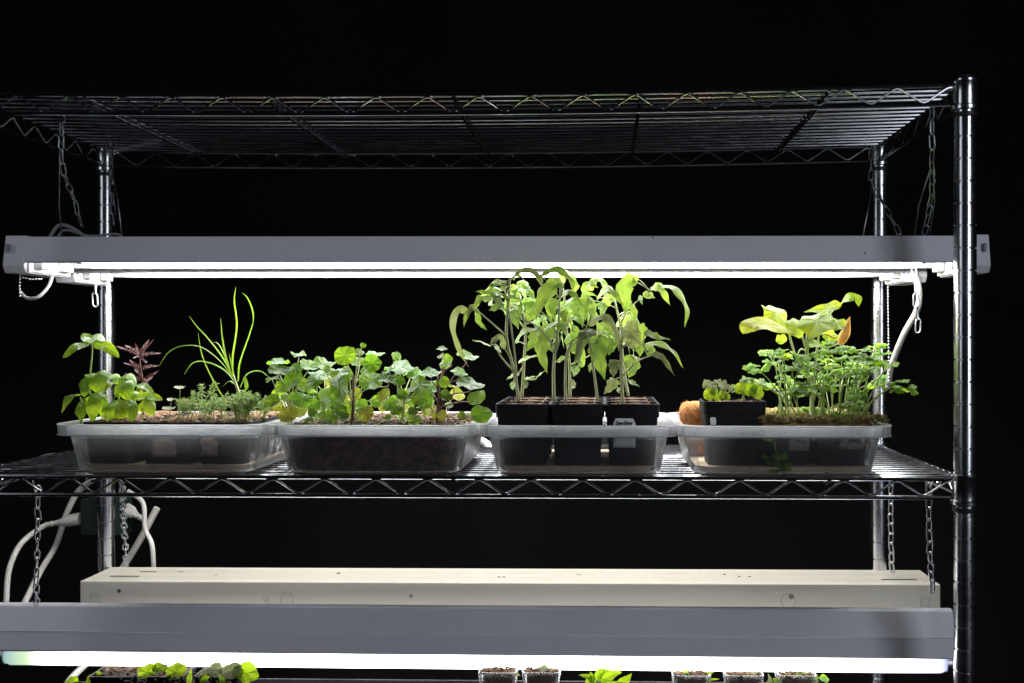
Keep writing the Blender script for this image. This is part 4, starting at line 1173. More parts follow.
# ---- tomatoes ----------------------------------------------------------
z5 = zz(445, 260, 4.71); z6 = zz(570, 265, 4.88)
UPF = (0,-.55,.85)
def tomato(label, base, stems, leaves, petioles, mats=None):
    t = thing('tomato_seedling', base, label, 'tomato plant', 'tomato seedlings in black pots')
    st = MB(); paths = []
    for s, r in stems: paths.append(stemtube(st, [A(z, x, y, Y) for z, x, y, Y in s], r, r*.6, 20, 8))
    st.build('stem', MT['stem_t'], t, smooth=True)
    pool = [p for q in paths for p in q]
    pt = MB()
    for s in petioles:
        c = stemtube(pt, [A(z, x, y, Y) for z, x, y, Y in s], .0012, .0007, 14, 6); pool += c[6:]
    a = MB(); b = MB()
    leaves = list(leaves)
    (ez, epts, ehw, eup, ed) = leaves[0]
    for k in range(14):
        z0, p0, h0, u0, d0 = rnd.choice([l for l in leaves if len(l[1]) == 3 and 80 < min(p[1] for p in l[1]) < 330 and -60 < l[1][0][0] < 600 and not (l[0] is z5 and min(p[0] for p in l[1]) < 175) and not (l[0] is z6 and l[1][0][0] > 330)])
        ox = rnd.uniform(-30,30); oy = rnd.uniform(0,55); oo = rnd.uniform(.0,.035)
        leaves.append((z0, [(x+ox, y+oy, yy+oo) for x, y, yy in p0], h0*rnd.uniform(.45,.8), (rnd.uniform(-.5,.5), -.8, rnd.uniform(.1,.8)), d0 if rnd.random() < .5 else 0))
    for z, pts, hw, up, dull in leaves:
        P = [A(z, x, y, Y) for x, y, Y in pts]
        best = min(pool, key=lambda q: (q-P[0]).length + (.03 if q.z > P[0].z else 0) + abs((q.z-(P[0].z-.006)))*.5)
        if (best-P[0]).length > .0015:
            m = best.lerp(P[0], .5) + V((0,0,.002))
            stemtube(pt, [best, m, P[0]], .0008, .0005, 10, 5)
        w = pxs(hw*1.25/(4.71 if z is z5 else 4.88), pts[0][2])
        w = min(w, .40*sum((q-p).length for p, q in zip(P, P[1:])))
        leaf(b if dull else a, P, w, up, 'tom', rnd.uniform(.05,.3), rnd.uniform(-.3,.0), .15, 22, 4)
    pt.build('leaf_stalks', MT['stem_t'], t, smooth=True)
    if a.v: a.build('foliage', MT['tomato'], t, smooth=True)
    if b.v: b.build('dull_foliage', MT['tomato_dull'], t, smooth=True)
    return t
def L3(pts, Y, d0=0, d1=-.012):
    n = len(pts)
    return [(x, y, Y + d0 + (d1-d0)*i/(n-1)) for i, (x, y) in enumerate(pts)]
Y = .05
tomato('leftmost tomato seedling, with a drooping curled leaf reaching left', at(519,402,Y),
  [([(z5,350,665,Y),(z5,325,520,Y),(z5,290,360,Y),(z5,300,180,Y),(z5,305,90,Y)], .0021), ([(z5,343,665,Y-.002),(z5,330,460,Y-.004),(z5,310,300,Y),(z5,285,150,Y)], .0015)],
  [(z5, L3([(305,90),(380,45),(440,80),(462,140)],Y,0,-.03), 22, UPF, 1),
   (z5, L3([(290,105),(230,105),(180,160)],Y,0,.01), 24, (0,-.4,1), 0),
   (z5, L3([(265,190),(210,155),(140,150)],Y,0,-.02), 18, (0,-.8,.6), 0),
   (z5, L3([(215,180),(165,185),(135,235)],Y,0,-.02), 24, (-.2,-.8,.6), 0),
   (z5, L3([(150,235),(160,290),(198,332)],Y,0,-.01), 14, (-.3,-1,.1), 0),
   (z5, L3([(270,205),(240,225),(205,240)],Y,0,-.02), 18, (0,-.9,.4), 0),
   (z5, L3([(155,235),(125,225),(108,275)],Y,0,-.02), 16, (-.2,-.9,.4), 1),
   (z5, L3([(110,232),(55,240),(38,330),(65,420),(110,502)],Y-.005,0,-.02), 21, (-.8,-.9,.3), 1),
   (z5, L3([(100,240),(95,280),(88,318)],Y-.01), 9, (-.3,-1,.2), 0),
   (z5, L3([(215,405),(170,385),(128,378)],Y,0,-.02), 12, (0,-.5,.9), 0),
   (z5, L3([(285,415),(250,368),(210,400)],Y,0,-.02), 22, (0,-.7,.7), 1),
   (z5, L3([(235,400),(250,420),(265,438)],Y,0,-.02), 9, (0,-.9,.4), 0),
   (z5, L3([(300,160),(320,175),(365,188)],Y,0,-.02), 16, (0,-.7,.7), 0),
   (z5, L3([(320,90),(340,70),(370,90)],Y), 14, (0,-.7,.7), 0),
   (z5, L3([(285,140),(275,120),(295,95)],Y,0,-.01), 14, (0,-1,.2), 1),
   (z5, L3([(290,125),(250,110),(215,140)],Y,0,-.03), 18, (0,-.6,.8), 0),
   (z5, L3([(250,160),(240,185),(280,200)],Y,0,-.03), 16, (0,-.8,.6), 0)],
  [[(z5,292,362,Y),(z5,230,305,Y),(z5,155,240,Y-.004)], [(z5,322,525,Y),(z5,262,452,Y),(z5,235,398,Y)], [(z5,300,250,Y),(z5,262,215,Y),(z5,215,178,Y)], [(z5,318,490,Y),(z5,300,450,Y),(z5,280,415,Y)]])
Y = .10
tomato('tomato seedling behind the leftmost one, with hanging yellow-green leaves', at(523,399,Y),
  [([(z5,362,650,Y),(z5,372,480,Y),(z5,378,320,Y),(z5,350,170,Y)], .0020)],
  [(z5, L3([(345,100),(375,120),(400,175)],Y), 22, (0,-.8,.6), 0),
   (z5, L3([(330,205),(330,260),(345,325)],Y,0,-.01), 32, (-.2,-1,.2), 0),
   (z5, L3([(405,195),(405,240),(385,300)],Y,0,-.01), 34, (.2,-.9,.5), 0),
   (z5, L3([(330,390),(385,330),(470,332)],Y-.04,0,-.02), 20, (0,-.6,.8), 0),
   (z5, L3([(430,330),(415,380),(385,430)],Y), 26, (.2,-1,.2), 0),
   (z5, L3([(345,482),(390,460),(450,450)],Y), 15, (0,-.6,.8), 0),
   (z5, L3([(345,535),(320,545),(288,565)],Y), 13, (0,-.6,.8), 0),
   (z5, L3([(375,560),(400,555),(435,545)],Y), 13, (0,-.6,.8), 0),
   (z5, L3([(428,560),(445,540),(475,520)],Y), 13, (0,-.6,.8), 0),
   (z5, L3([(325,575),(318,595),(322,615)],Y), 12, (0,-1,.2), 0),
   (z5, L3([(350,160),(320,140),(340,190)],Y), 22, (0,-.8,.5), 0),
   (z5, L3([(350,130),(380,140),(430,190)],Y,0,-.02), 28, (0,-.5,.9), 0),
   (z5, L3([(360,200),(420,205),(430,290)],Y,0,0), 24, (.1,-.9,.4), 0),
   (z5, L3([(350,175),(300,200),(325,250)],Y,0,0), 24, (-.2,-.9,.4), 0),
   (z5, L3([(470,260),(465,285),(478,312)],Y), 16, (0,-1,.2), 0),
   (z5, L3([(370,560),(380,590),(372,610)],Y), 12, (0,-1,.2), 1)],
  [[(z5,372,500,Y),(z5,350,530,Y),(z5,320,575,Y)], [(z5,378,330,Y),(z5,340,270,Y),(z5,330,205,Y)], [(z5,375,560,Y),(z5,410,565,Y),(z5,430,560,Y)]])
Y = .05
tomato('middle tomato seedling at the front, with one long hanging leaf', at(554,402,Y),
  [([(z5,513,665,Y),(z5,512,500,Y),(z5,530,350,Y),(z5,540,180,Y)], .0021), ([(z5,570,665,Y),(z5,567,560,Y),(z5,572,450,Y),(z5,600,380,Y)], .0019)],
  [(z5, L3([(545,105),(490,130),(455,200),(428,275)],Y,0,-.03), 44, (-.35,-.8,.6), 0),
   (z5, L3([(450,70),(530,45),(590,90),(608,150)],Y,0,-.0), 28, (.1,-.5,.9), 0),
   (z5, L3([(478,345),(455,430),(482,535)],Y-.005,0,-.01), 30, (-.1,-1,.2), 0),
   (z5, L3([(520,180),(505,220),(520,280)],Y), 22, (0,-1,.2), 0),
   (z5, L3([(540,180),(580,150),(640,190)],Y,0,-.02), 26, (0,-.6,.8), 0),
   (z5, L3([(570,240),(560,270),(575,305)],Y), 20, (.1,-1,.2), 0),
   (z5, L3([(470,325),(520,300),(590,340)],Y,0,-.02), 22, (0,-.6,.8), 0),
   (z5, L3([(520,360),(470,340),(500,430)],Y,0,.02), 34, (.1,-.9,.3), 0),
   (z5, L3([(560,120),(530,95),(510,90)],Y), 15, (0,-.8,.5), 0),
   (z5, L3([(590,420),(640,420),(650,500)],Y,0,.02), 24, (.1,-.9,.3), 0),
   (z5, L3([(600,380),(620,340),(590,300)],Y,0,-.02), 22, (0,-.9,.3), 0),
   (z5, L3([(530,480),(560,460),(590,470)],Y,.04,.04), 12, (0,-.7,.7), 0)],
  [[(z5,515,440,Y),(z5,480,380,Y),(z5,440,330,Y)], [(z5,530,355,Y),(z5,490,280,Y),(z5,445,235,Y)], [(z5,520,440,Y),(z5,560,330,Y),(z5,620,250,Y)], [(z5,510,400,Y-.01),(z5,430,310,Y-.02),(z5,330,270,Y-.02)], [(z5,575,440,Y),(z5,620,350,Y),(z5,680,320,Y)]])
Y = .11
tomato('middle tomato seedling at the back, pale stem and topmost leaves', at(571,398,Y),
  [([(z5,590,650,Y),(z5,585,480,Y),(z5,570,300,Y),(z5,560,150,Y)], .0020)],
  [(z5, L3([(545,110),(570,60),(630,120)],Y,0,-.01), 26, (0,-.5,.8), 0),
   (z6, L3([(30,130),(10,80),(-30,60)],Y), 26, (0,-.6,.8), 0),
   (z6, L3([(90,150),(70,200),(75,272)],Y-.03,0,-.02), 30, (.1,-.9,.4), 0),
   (z6, L3([(40,160),(25,210),(40,280)],Y-.01), 24, (-.1,-1,.2), 0),
   (z6, L3([(150,180),(160,215),(150,255)],Y), 20, (0,-1,.1), 0),
   (z6, L3([(100,180),(115,210),(110,250)],Y-.02), 18, (0,-1,.1), 0),
   (z6, L3([(90,120),(130,70),(185,95)],Y,0,-.01), 24, (0,-.6,.7), 0),
   (z6, L3([(60,140),(90,95),(140,110)],Y-.02,0,-.01), 22, (0,-.7,.7), 0),
   (z6, L3([(0,300),(20,260),(80,300)],Y-.02,0,-.02), 20, (0,-.7,.7), 0),
   (z6, L3([(20,490),(25,520),(18,545)],Y), 20, (0,-1,.2), 0),
   (z6, L3([(0,560),(15,590),(10,605)],Y), 15, (0,-1,.2), 1),
   (z6, L3([(45,470),(60,490),(75,460)],Y), 12, (0,-1,.2), 0),
   (z5, L3([(590,200),(560,230),(570,300)],Y), 26, (0,-1,.2), 0),
   (z6, L3([(20,330),(0,380),(20,430)],Y-.01), 26, (-.1,-1,.2), 0)],
  [[(z5,572,320,Y),(z5,600,240,Y),(z5,680,190,Y)], [(z5,585,500,Y),(z6,20,480,Y),(z6,100,440,Y)]])
Y = .05
tomato('right front tomato seedling above the white tag, with dark drooping leaves', at(622,404,Y),
  [([(z6,258,680,Y),(z6,252,560,Y),(z6,250,420,Y),(z6,255,300,Y)], .0021), ([(z6,135,660,Y),(z6,122,560,Y),(z6,110,440,Y),(z6,150,340,Y)], .0019)],
  [(z6, L3([(250,320),(300,330),(345,395)],Y-.01,0,-.02), 52, (-.3,-.9,.5), 1),
   (z6, L3([(330,290),(350,330),(350,380)],Y,0,0), 32, (.2,-1,.2), 0),
   (z6, L3([(365,325),(420,350),(488,365)],Y,0,-.01), 22, (0,-.6,.8), 0),
   (z6, L3([(350,395),(430,385),(500,420),(552,502)],Y,0,-.02), 19, (.3,-.7,.8), 0),
   (z6, L3([(400,432),(450,455),(512,542)],Y-.01,0,-.02), 18, (.1,-.8,.6), 1),
   (z6, L3([(85,290),(160,255),(220,310),(240,420)],Y-.02,0,-.02), 25, (.2,-.7,.8), 1),
   (z6, L3([(130,325),(60,345),(22,475)],Y-.015,0,-.02), 26, (-.3,-.8,.6), 1),
   (z6, L3([(145,340),(140,440),(170,562)],Y,0,-.01), 44, (-.1,-1,.15), 0),
   (z6, L3([(300,440),(300,500),(285,552)],Y+.02), 38, (.2,-1,.1), 0),
   (z6, L3([(225,465),(215,500),(210,548)],Y-.02,0,-.01), 36, (-.1,-1,.4), 1),
   (z6, L3([(225,555),(200,590),(165,632)],Y+.01), 26, (.1,-1,.3), 1),
   (z6, L3([(290,562),(310,580),(338,592)],Y), 14, (0,-.5,.9), 0),
   (z6, L3([(385,390),(395,420),(375,450)],Y), 18, (0,-1,.2), 0),
   (z6, L3([(130,310),(170,300),(215,350)],Y+.01), 24, (0,-.9,.4), 0),
   (z6, L3([(110,480),(100,500),(95,525)],Y+.02), 12, (0,-1,.2), 0),
   (z6, L3([(310,390),(340,400),(340,450)],Y+.01), 26, (0,-1,.2), 0),
   (z6, L3([(190,360),(200,400),(190,440)],Y+.01), 26, (0,-1,.2), 0),
   (z6, L3([(240,600),(235,615),(245,630)],Y+.01), 8, (0,-1,.2), 0)],
  [[(z6,255,540,Y),(z6,330,470,Y),(z6,400,440,Y)], [(z6,252,400,Y),(z6,290,380,Y),(z6,370,388,Y)], [(z6,112,440,Y-.01),(z6,70,340,Y-.02),(z6,-20,395,Y-.02)], [(z6,280,630,Y+.01),(z6,262,560,Y+.01),(z6,240,500,Y)]])
Y = .115
tomato('right rear tomato seedling, with a long branch arching to the right', at(618,398,Y),
  [([(z6,285,640,Y),(z6,262,500,Y),(z6,245,300,Y),(z6,220,180,Y)], .0019)],
  [(z6, L3([(400,108),(440,115),(490,198)],Y-.02,0,-.01), 26, (.1,-.8,.6), 0),
   (z6, L3([(438,98),(515,120),(570,210),(560,308)],Y-.02,0,-.03), 21, (.5,-.7,.7), 0),
   (z6, L3([(392,130),(380,150),(415,160)],Y-.02), 20, (0,-.9,.4), 0),
   (z6, L3([(345,150),(345,170),(355,196)],Y-.02), 10, (0,-1,.2), 0),
   (z6, L3([(320,60),(270,100),(275,180),(268,242)],Y-.02,0,-.01), 36, (-.2,-1,.2), 0),
   (z6, L3([(295,188),(315,240),(318,290)],Y-.02), 15, (0,-1,.1), 0),
   (z6, L3([(130,160),(190,120),(262,195)],Y-.03,0,-.02), 30, (0,-.6,.8), 0),
   (z6, L3([(180,110),(130,65),(90,110)],Y-.01), 25, (0,-.5,.9), 0),
   (z6, L3([(250,290),(280,270),(310,310)],Y), 22, (0,-.9,.3), 0),
   (z6, L3([(170,200),(190,160),(230,180)],Y), 22, (0,-.9,.3), 0),
   (z6, L3([(310,80),(325,60),(335,40)],Y-.02), 12, (0,-1,.2), 0)],
  [[(z6,243,300,Y),(z6,285,215,Y-.01),(z6,390,130,Y-.02)], [(z6,222,185,Y),(z6,180,140,Y),(z6,130,160,Y)], [(z6,245,290,Y),(z6,270,240,Y-.01),(z6,300,180,Y-.02)]])

# ---- squash -----------------------------------------------------------
z8 = zz(735, 290, 4.878); Y = .09
t = thing('squash_plant', at(812,412,Y), 'squash plant with big pale leaves and one orange flower, above the parsley', 'squash plant')
st = MB()
for s, r in (([(372,620),(375,500),(355,400),(350,300),(355,200)], .0027), ([(350,400),(300,330),(268,230),(262,170)], .0016), ([(352,300),(330,230),(325,200)], .0014), ([(352,290),(390,215),(425,170)], .0016),
             ([(395,330),(405,250),(412,190)], .0017), ([(372,480),(390,400),(395,330)], .0018), ([(355,250),(400,200),(470,110)], .0015), ([(360,240),(430,215),(490,235)], .0012), ([(352,300),(320,290),(300,330)], .0012), ([(372,500),(400,420),(470,370)], .0012), ([(470,110),(490,90),(520,70)], .001),([(405,300),(460,280),(505,262)], .0012)):
    stemtube(st, [A(z8,x,y,Y) for x,y in s], r, r*.75, 14, 8)
st.build('stem', MT['stem_w'], t, smooth=True)
q8 = lambda n: pxs(n/4.878, Y)
lv = MB()
roundleaf(lv, A(z8,205,112,Y), q8(82), (.45,-.65,.75), -.28, .16, 5, .12, 40, 6, .95)
roundleaf(lv, A(z8,300,180,Y-.01), q8(56), (.35,-.85,.5), -.2, .15, 5, .12, 40, 6)
roundleaf(lv, A(z8,400,150,Y-.02), q8(88), (-.12,-.6,.8), -.2, .12, 5, .1, 40, 6, 1.05)
leaf(lv, [A(z8,520,72,Y-.02),A(z8,440,92,Y-.01),A(z8,335,106,Y)], q8(36), (0,-.75,.6), 'ovate', .1, .1, .15)
leaf(lv, [A(z8,505,78,Y-.02),A(z8,560,42,Y-.04),A(z8,598,48,Y-.045),A(z8,602,80,Y-.05)], q8(32), (0,-.8,.6), 'ovate', .2, .2, .2)
roundleaf(lv, A(z8,505,170,Y-.02), q8(42), (.2,-.7,.7), .1, .2, 5, .12, 32, 5)
roundleaf(lv, A(z8,465,225,Y), q8(38), (.2,-1,.3), .1, .2, 5, .12, 32, 5)
roundleaf(lv, A(z8,410,268,Y-.01), q8(50), (.0,-.35,1), .05, .15, 5, .12, 32, 5)
roundleaf(lv, A(z8,225,240,Y+.01), q8(26), (.0,-1,.2), .1, .2, 5, .12, 32, 5)
lv.build('foliage', MT['squash'], t, smooth=True)
lv = MB()
leaf(lv, [A(z8,305,210,Y-.01),A(z8,170,170,Y-.03),A(z8,70,172,Y-.05),A(z8,40,215,Y-.055)], q8(46), (.1,-.75,.75), 'oval', .15, -.15, .16, 20, 5)
lv.build('yellow_leaf', MT['squash_yel'], t, smooth=True)
lv = MB()
for a in (-.5, 0, .5, 1.1):
    d = V((math.sin(a*1.3)*.0035, -math.cos(a)*.003, 0))
    leaf(lv, [A(z8,508,268,Y-.02)+d*.3, A(z8,535,215,Y-.02)+d*1.5, A(z8,560,130,Y-.02)+d*.2], q8(24), (math.sin(a), -math.cos(a), .15), 'ovate', -.1, -.45, .08, 14, 3)
lv.build('flower', MT['petal'], t, smooth=True)

# ---- parsley ------------------------------------------------------------
heads_all = [(180,300),(240,305),(240,340),(110,380),(190,360),(270,370),(65,435),(150,455),(95,450),(330,405),(250,460),(300,480),(370,370),(440,340),(470,290),(550,285),(420,270),(510,330),(600,335),(680,280),(640,350),(700,350),(440,390),(590,400),(500,390),(650,390),(700,390),(600,440),(420,480),(450,470),(520,470),(570,480),(640,480),(600,510),(540,580),(560,520),(700,430),(480,520),(530,610),(300,320),(390,330),(760,370),(225,420),(180,400),(330,450),(400,440),(350,500),(560,350),(620,300),(660,330),(480,440),(540,420),(610,560),(280,430),(210,320),(320,360),(160,310),(680,460),(460,310),(530,300),(590,320),(430,420),(370,420),(200,470),(510,500),(580,550),(570,375),(625,365),(385,500),(430,590),(400,610),(350,580),(560,620),(300,560),(500,570),(620,420),(665,365),(540,390),(470,360),(410,370),(650,440),(720,310)]
clumps = [('parsley_plant','left parsley clump with stems fanning out over the black pot',(265,640),.045,lambda x: x < 340),
          ('parsley_plant','middle parsley clump in front of the squash stem',(440,640),.05,lambda x: 340 <= x < 505),
          ('parsley_plant','right parsley clump, the densest, before the rear right post',(575,640),.055,lambda x: x >= 505)]
def parsley_head(lv, e, d, s):
    """three-part leaf of small lobed leaflets"""
    side = d.cross(V((0,0,1)))
    if side.length < .2: side = V((1,0,0))
    side.normalize()
    fw = V((d.x*.5+rnd.uniform(-.5,.5), d.y*.5+rnd.uniform(-.7,.3), .05)).normalized(); sd = fw.cross(V((0,0,1))).normalized()
    for a, q in ((0,1.1),(1.05,.95),(-1.05,.95)):
        dd = (fw*math.cos(a) + sd*math.sin(a) + V((0,0,rnd.uniform(-.55,.3)))).normalized()
        b = e + dd*s*.18
        up0 = V((rnd.uniform(-.3,.3), -.4+rnd.uniform(-.35,.3), 1))
        for aa, qq in ((0,1),(.75,.78),(-.75,.78)):
            up = up0
            ss = dd.cross(up).normalized(); d3 = (dd*math.cos(aa)+ss*math.sin(aa)).normalized()
            tip = b + d3*s*q*qq
            leaf(lv, [b, b.lerp(tip,.5)+V((0,0,s*.06)), tip+V((0,0,-s*.08))], s*.44*q, up, 'fan', .12, -.1, .1, 10, 3)
for name, label, (bx1, by1), Y, cond in clumps:
    b = A(z8, bx1, by1, Y)
    t = thing(name, b, label, 'parsley', 'parsley clumps in the rightmost tray')
    st = MB(); lv = MB()
    hs = [h for h in heads_all if cond(h[0]) and (h[1] < 385 or rnd.random() < .85)]
    for hx, hy in hs + [(x+rnd.uniform(-16,16), y+rnd.uniform(10,60)) for x, y in hs if y > 400 and rnd.random() < .3]:
        if hy > 625: hy = 610
        dy = rnd.uniform(-.02, .09) if hy < 480 else rnd.uniform(-.034,.06)
        e = A(z8, hx, hy, Y+dy)
        bb = b + V((rnd.uniform(-.018,.018), rnd.uniform(-.008,.06), 0))
        mid = bb.lerp(e, .55); mid.x += (bb.x-e.x)*.12; mid.z += .004
        c = stemtube(st, [bb, mid, e], .00085, .0005, 12, 5)
        parsley_head(lv, e, (c[-1]-c[-3]).normalized(), rnd.uniform(.010,.0165)*(1 if hy < 560 else 1.15))
    if bx1 > 500:
        c = stemtube(st, [A(z8,610,620,Y-.01),A(z8,650,565,Y-.015),A(z8,700,515,Y-.02),A(z8,750,482,Y-.02)], .0019, .0007, 14, 7)
        stemtube(st, [c[-1], A(z8,800,470,Y-.02), A(z8,835,480,Y-.02)], .0006, .0004, 8, 5)
        for p, s in (((758,470),.014),((800,455),.012),((790,490),.011),((835,482),.013)):
            parsley_head(lv, A(z8,*p,Y-.02), V((1,0,0)), s)
        c = stemtube(st, [A(z8,640,560,Y),A(z8,700,440,Y),A(z8,745,370,Y)], .0008, .0005, 12, 5)
        parsley_head(lv, A(z8,750,365,Y), V((1,0,.2)), .009)
    st.build('stem', MT['stem_g'], t, smooth=True); lv.build('foliage', MT['parsley'], t, smooth=True)
# leaves trailing down inside the clear tray
z7 = zz(675, 365, 5.94)
Y = .012
t = thing('trailing_sprig', at(775,432,Y), 'green sprig trailing down inside the rightmost tray, beside the tall black pot', 'sprig')
st = MB(); stemtube(st, [at(779,428,Y),at(775,445,Y),at(778,458,Y),at(780,470,Y)], .0008, .0006, 12, 5)
stemtube(st, [at(775,445,Y),at(769,438,Y)], .0006, .0005, 6, 5)
lv = MB()
for x, y, s in ((767,438,.010),(769,457,.010),(772,462,.009),(780,455,.010),(783,466,.010),(776,470,.010),(806,434,.009)):
    parsley_head(lv, at(x, y, Y), V((0,-1,-.3)), s)
st.build('stem', MT['stem_g'], t, smooth=True); lv.build('foliage', MT['parsley'], t, smooth=True)

# ---- seedlings in the tall black pot ---------------------------------------
Y = .05
t = thing('grey_leaf_seedling', A(z7,235,215,Y), 'crinkly grey-green seedling on the left of the tall black pot', 'seedling')
lv = MB(); st = MB(); lg = MB()
for x, y, r, n in ((190,105,22,(-.2,-.8,.5)),(215,110,22,(.2,-.7,.7)),(250,100,20,(0,-.6,.8)),(275,120,24,(.2,-.7,.7)),(295,105,16,(.3,-.8,.5)),(230,130,20,(0,-.9,.3)),(180,125,18,(-.4,-.8,.3)),(310,130,18,(.2,-.8,.5)),(205,135,20,(0,-1,.2)),(265,95,14,(0,-.8,.6)),(335,150,20,(.4,-.7,.6)),(285,150,20,(.1,-.9,.4))):
    c = A(z7, x, y, Y+rnd.uniform(-.012,.01)); roundleaf(lv, c, pxs(r/5.94,Y), n, .15, .25, 6, .16, 18, 4); stemtube(st, [A(z7,240,215,Y), A(z7,(240+x)/2,(215+y)/2,Y), c], .0007, .0005, 8, 5)
for x, y, r, n in ((205,175,36,(-.2,-1,.2)),(250,192,22,(.1,-1,.2)),(285,180,26,(.2,-1,.3)),(230,160,24,(0,-1,.4)),(310,190,20,(.3,-1,.2))):
    c = A(z7, x, y, Y-.012); roundleaf(lg, c, pxs(r/5.94,Y), n, .05, .1, 6, .06, 20, 4)
st.build('stem', MT['stem_g'], t, smooth=True); lv.build('crinkled_foliage', MT['greyleaf'], t, smooth=True); lg.build('foliage', MT['basil'], t, smooth=True)
t = thing('wide_leaf_seedling', A(z7,405,215,Y), 'seedling with two wide upright green leaves on the right of the tall black pot', 'seedling')
lv = MB(); st = MB()
stemtube(st, [A(z7,408,212,Y), A(z7,405,195,Y), A(z7,410,170,Y)], .0022, .0012, 8, 7)
for x, y, r, n in ((388,138,36,(-.35,-1,.3)),(450,145,42,(-.5,-1,.1)),(485,160,44,(.3,-1,.25)),(345,128,18,(-.3,-.6,.7)),(420,85,24,(0,-.2,1)),(520,105,28,(.2,-.4,.9)),(470,150,20,(0,-.6,.8))):
    c = A(z7, x, y, Y-.008); roundleaf(lv, c, pxs(r/5.94,Y), n, .1, .08, 6, .04, 24, 5); stemtube(st, [A(z7,407,180,Y), A(z7,(407+x)/2,(170+y)/2,Y), c], .0008, .0006, 8, 5)
st.build('stem', MT['stem_w'], t, smooth=True); lv.build('foliage', MT['basil'], t, smooth=True)

# ---- lower tier, seen just under the bright tube ------------------------------
ZL = at(500, 673, .10).z
def low_pot(px, w, label, soil='soil_lt', Y=.10, top=671):
    p = at(px, top, Y); h = .055
    t = thing('seed_pot', (p.x, Y+w/2, p.z-h), label, 'pot', 'pots under the lower light')
    mb = MB()
    def sq(s, z): return [(p.x+a, Y+w/2+b, p.z-h+z) for a, b in rrect(0,0,s,s,.006,4)]
    loft(mb, [sq(*q) for q in ((w*.74,0),(w*.98,h-.006),(w,h-.005),(w,h),(w-.003,h),(w-.005,h-.008))]); n = len(sq(1,0)); mb.f.append(tuple(range(n-1,-1,-1)))
    mb.build('pot_body', MT['tray'] if soil == 'soil_lt' else MT['pot'], t, smooth='auto')
    mb = MB(); g = 12; s = w-.006
    for j in range(g+1):
        for i in range(g+1):
            a = -s/2+s*i/g; c = -s/2+s*j/g
            mb.add([(p.x+a, Y+w/2+c, p.z-.003+.004*noise.noise((a*150+p.x*99,c*150,1))+rnd.uniform(0,.0015))], [])
    mb.f = [(j*(g+1)+i, j*(g+1)+i+1, (j+1)*(g+1)+i+1, (j+1)*(g+1)+i) for j in range(g) for i in range(g)]
    c0 = len(mb.v); mb.box((p.x-s/2*.86, Y+w/2-s/2*.86, p.z-h+.004), (p.x+s/2*.86, Y+w/2+s/2*.86, p.z-.006))
    for k in range(40): mb.ball((p.x+rnd.uniform(-.46,.46)*w, Y+w/2+rnd.uniform(-.46,.46)*w, p.z-.001), rnd.uniform(.001,.0026), 5, 4, (1,1,.7), .35)
    mb.build('soil', MT[soil], t)
    # tray insert feet stand on the lowest shelf
    return p
for px, lab in ((497,'seed pot left of centre under the lower tube, empty of leaves'), (541,'seed pot with one pale round seedling under the lower tube'), (692,'seed pot holding a bright strappy seedling at lower right'), (745,'seed pot right of the strappy seedling at the bottom edge'), (798,'rightmost seed pot at the bottom edge')):
    low_pot(px, .048, lab, top=673 if px < 600 else 676)
for px, lab in ((110,'leftmost brown seed pot below the tube'), (160,'brown seed pot with matted roots at lower left'), (215,'black seed pot with a glossy leaf at lower left')):
    low_pot(px, .056, lab, 'soil', top=677)
# one flat tray carries the lower pots, standing on the lowest shelf
xa = at(60, 700, .1).x; xb = at(845, 700, .1).x
zl = ZL-.062
mb = MB(); cx = (xa+xb)/2
def lt(w, l, z): return [(cx+a, .135+b, z) for a, b in rrect(0,0,w,l,.02,5)]
w0 = xb-xa
loft(mb, [lt(*q) for q in ((w0-.02,.13,zl-.006),(w0-.01,.14,zl-.005),(w0,.15,zl+.02),(w0+.008,.158,zl+.02),(w0+.008,.158,zl+.017),(w0+.003,.153,zl+.017),(w0-.006,.144,zl-.001),(w0-.02,.13,zl-.0025))])
n = len(lt(1,1,0)); mb.f.append(tuple(range(n-1,-1,-1))); mb.f.append(tuple(7*n+k for k in range(n)))
tag(mb.build('seed_tray', MT['pot'], origin=(cx,.135,zl), smooth='auto'), 'long black tray carrying the lower seed pots', 'tray')
def low_leafy(px, py, Y, label, specs, mat='nast', st_='stem_g'):
    b = at(px, 686, Y); t = thing('seedling', b, label, 'seedling', 'seedlings under the lower light')
    lv = MB(); st = MB()
    for s in specs:
        if s[0] == 'r':
            _, x, y, r, nr = s; c = at(x, y, Y-.005); roundleaf(lv, c, pxs(r,Y), nr, .1, .14, 5, .12, 26, 4)
            stemtube(st, [b, b.lerp(c,.6)+V((0,0,.003)), c], .0008, .0005, 8, 5)
        else:
            _, pts, hw, nr = s; P = [at(x, y, Y-.005) for x, y in pts]; leaf(lv, P, pxs(hw,Y), nr, 'lance', .2, 0, .1)
            stemtube(st, [b, b.lerp(P[0],.5), P[0]], .0008, .0005, 8, 5)
    st.build('stem', MT[st_], t, smooth=True); lv.build('foliage', MT[mat], t, smooth=True)
low_leafy(96, 678, .12, 'two small round green leaves at the bottom left corner', [('r',72,683,7,(0,-.8,.6)),('r',95,681,9,(.2,-.8,.6)),('r',101,680,6,(0,-.6,.8))], 'parsley')
low_leafy(152, 672, .11, 'lobed mid-green seedling leaves just under the tube at lower left', [('r',147,672,10,(-.2,-.6,.8)),('r',176,672,10,(0,-.7,.7)),('r',160,668,8,(0,-.4,1)),('r',172,681,7,(0,-1,.3))], 'parsley')
low_leafy(205, 672, .11, 'pale bluish seedling leaves beside the yellow-edged one', [('r',214,670,9,(0,-.5,.9)),('r',206,676,8,(.1,-.7,.7)),('r',232,671,10,(-.2,-.7,.7))], 'greyleaf')
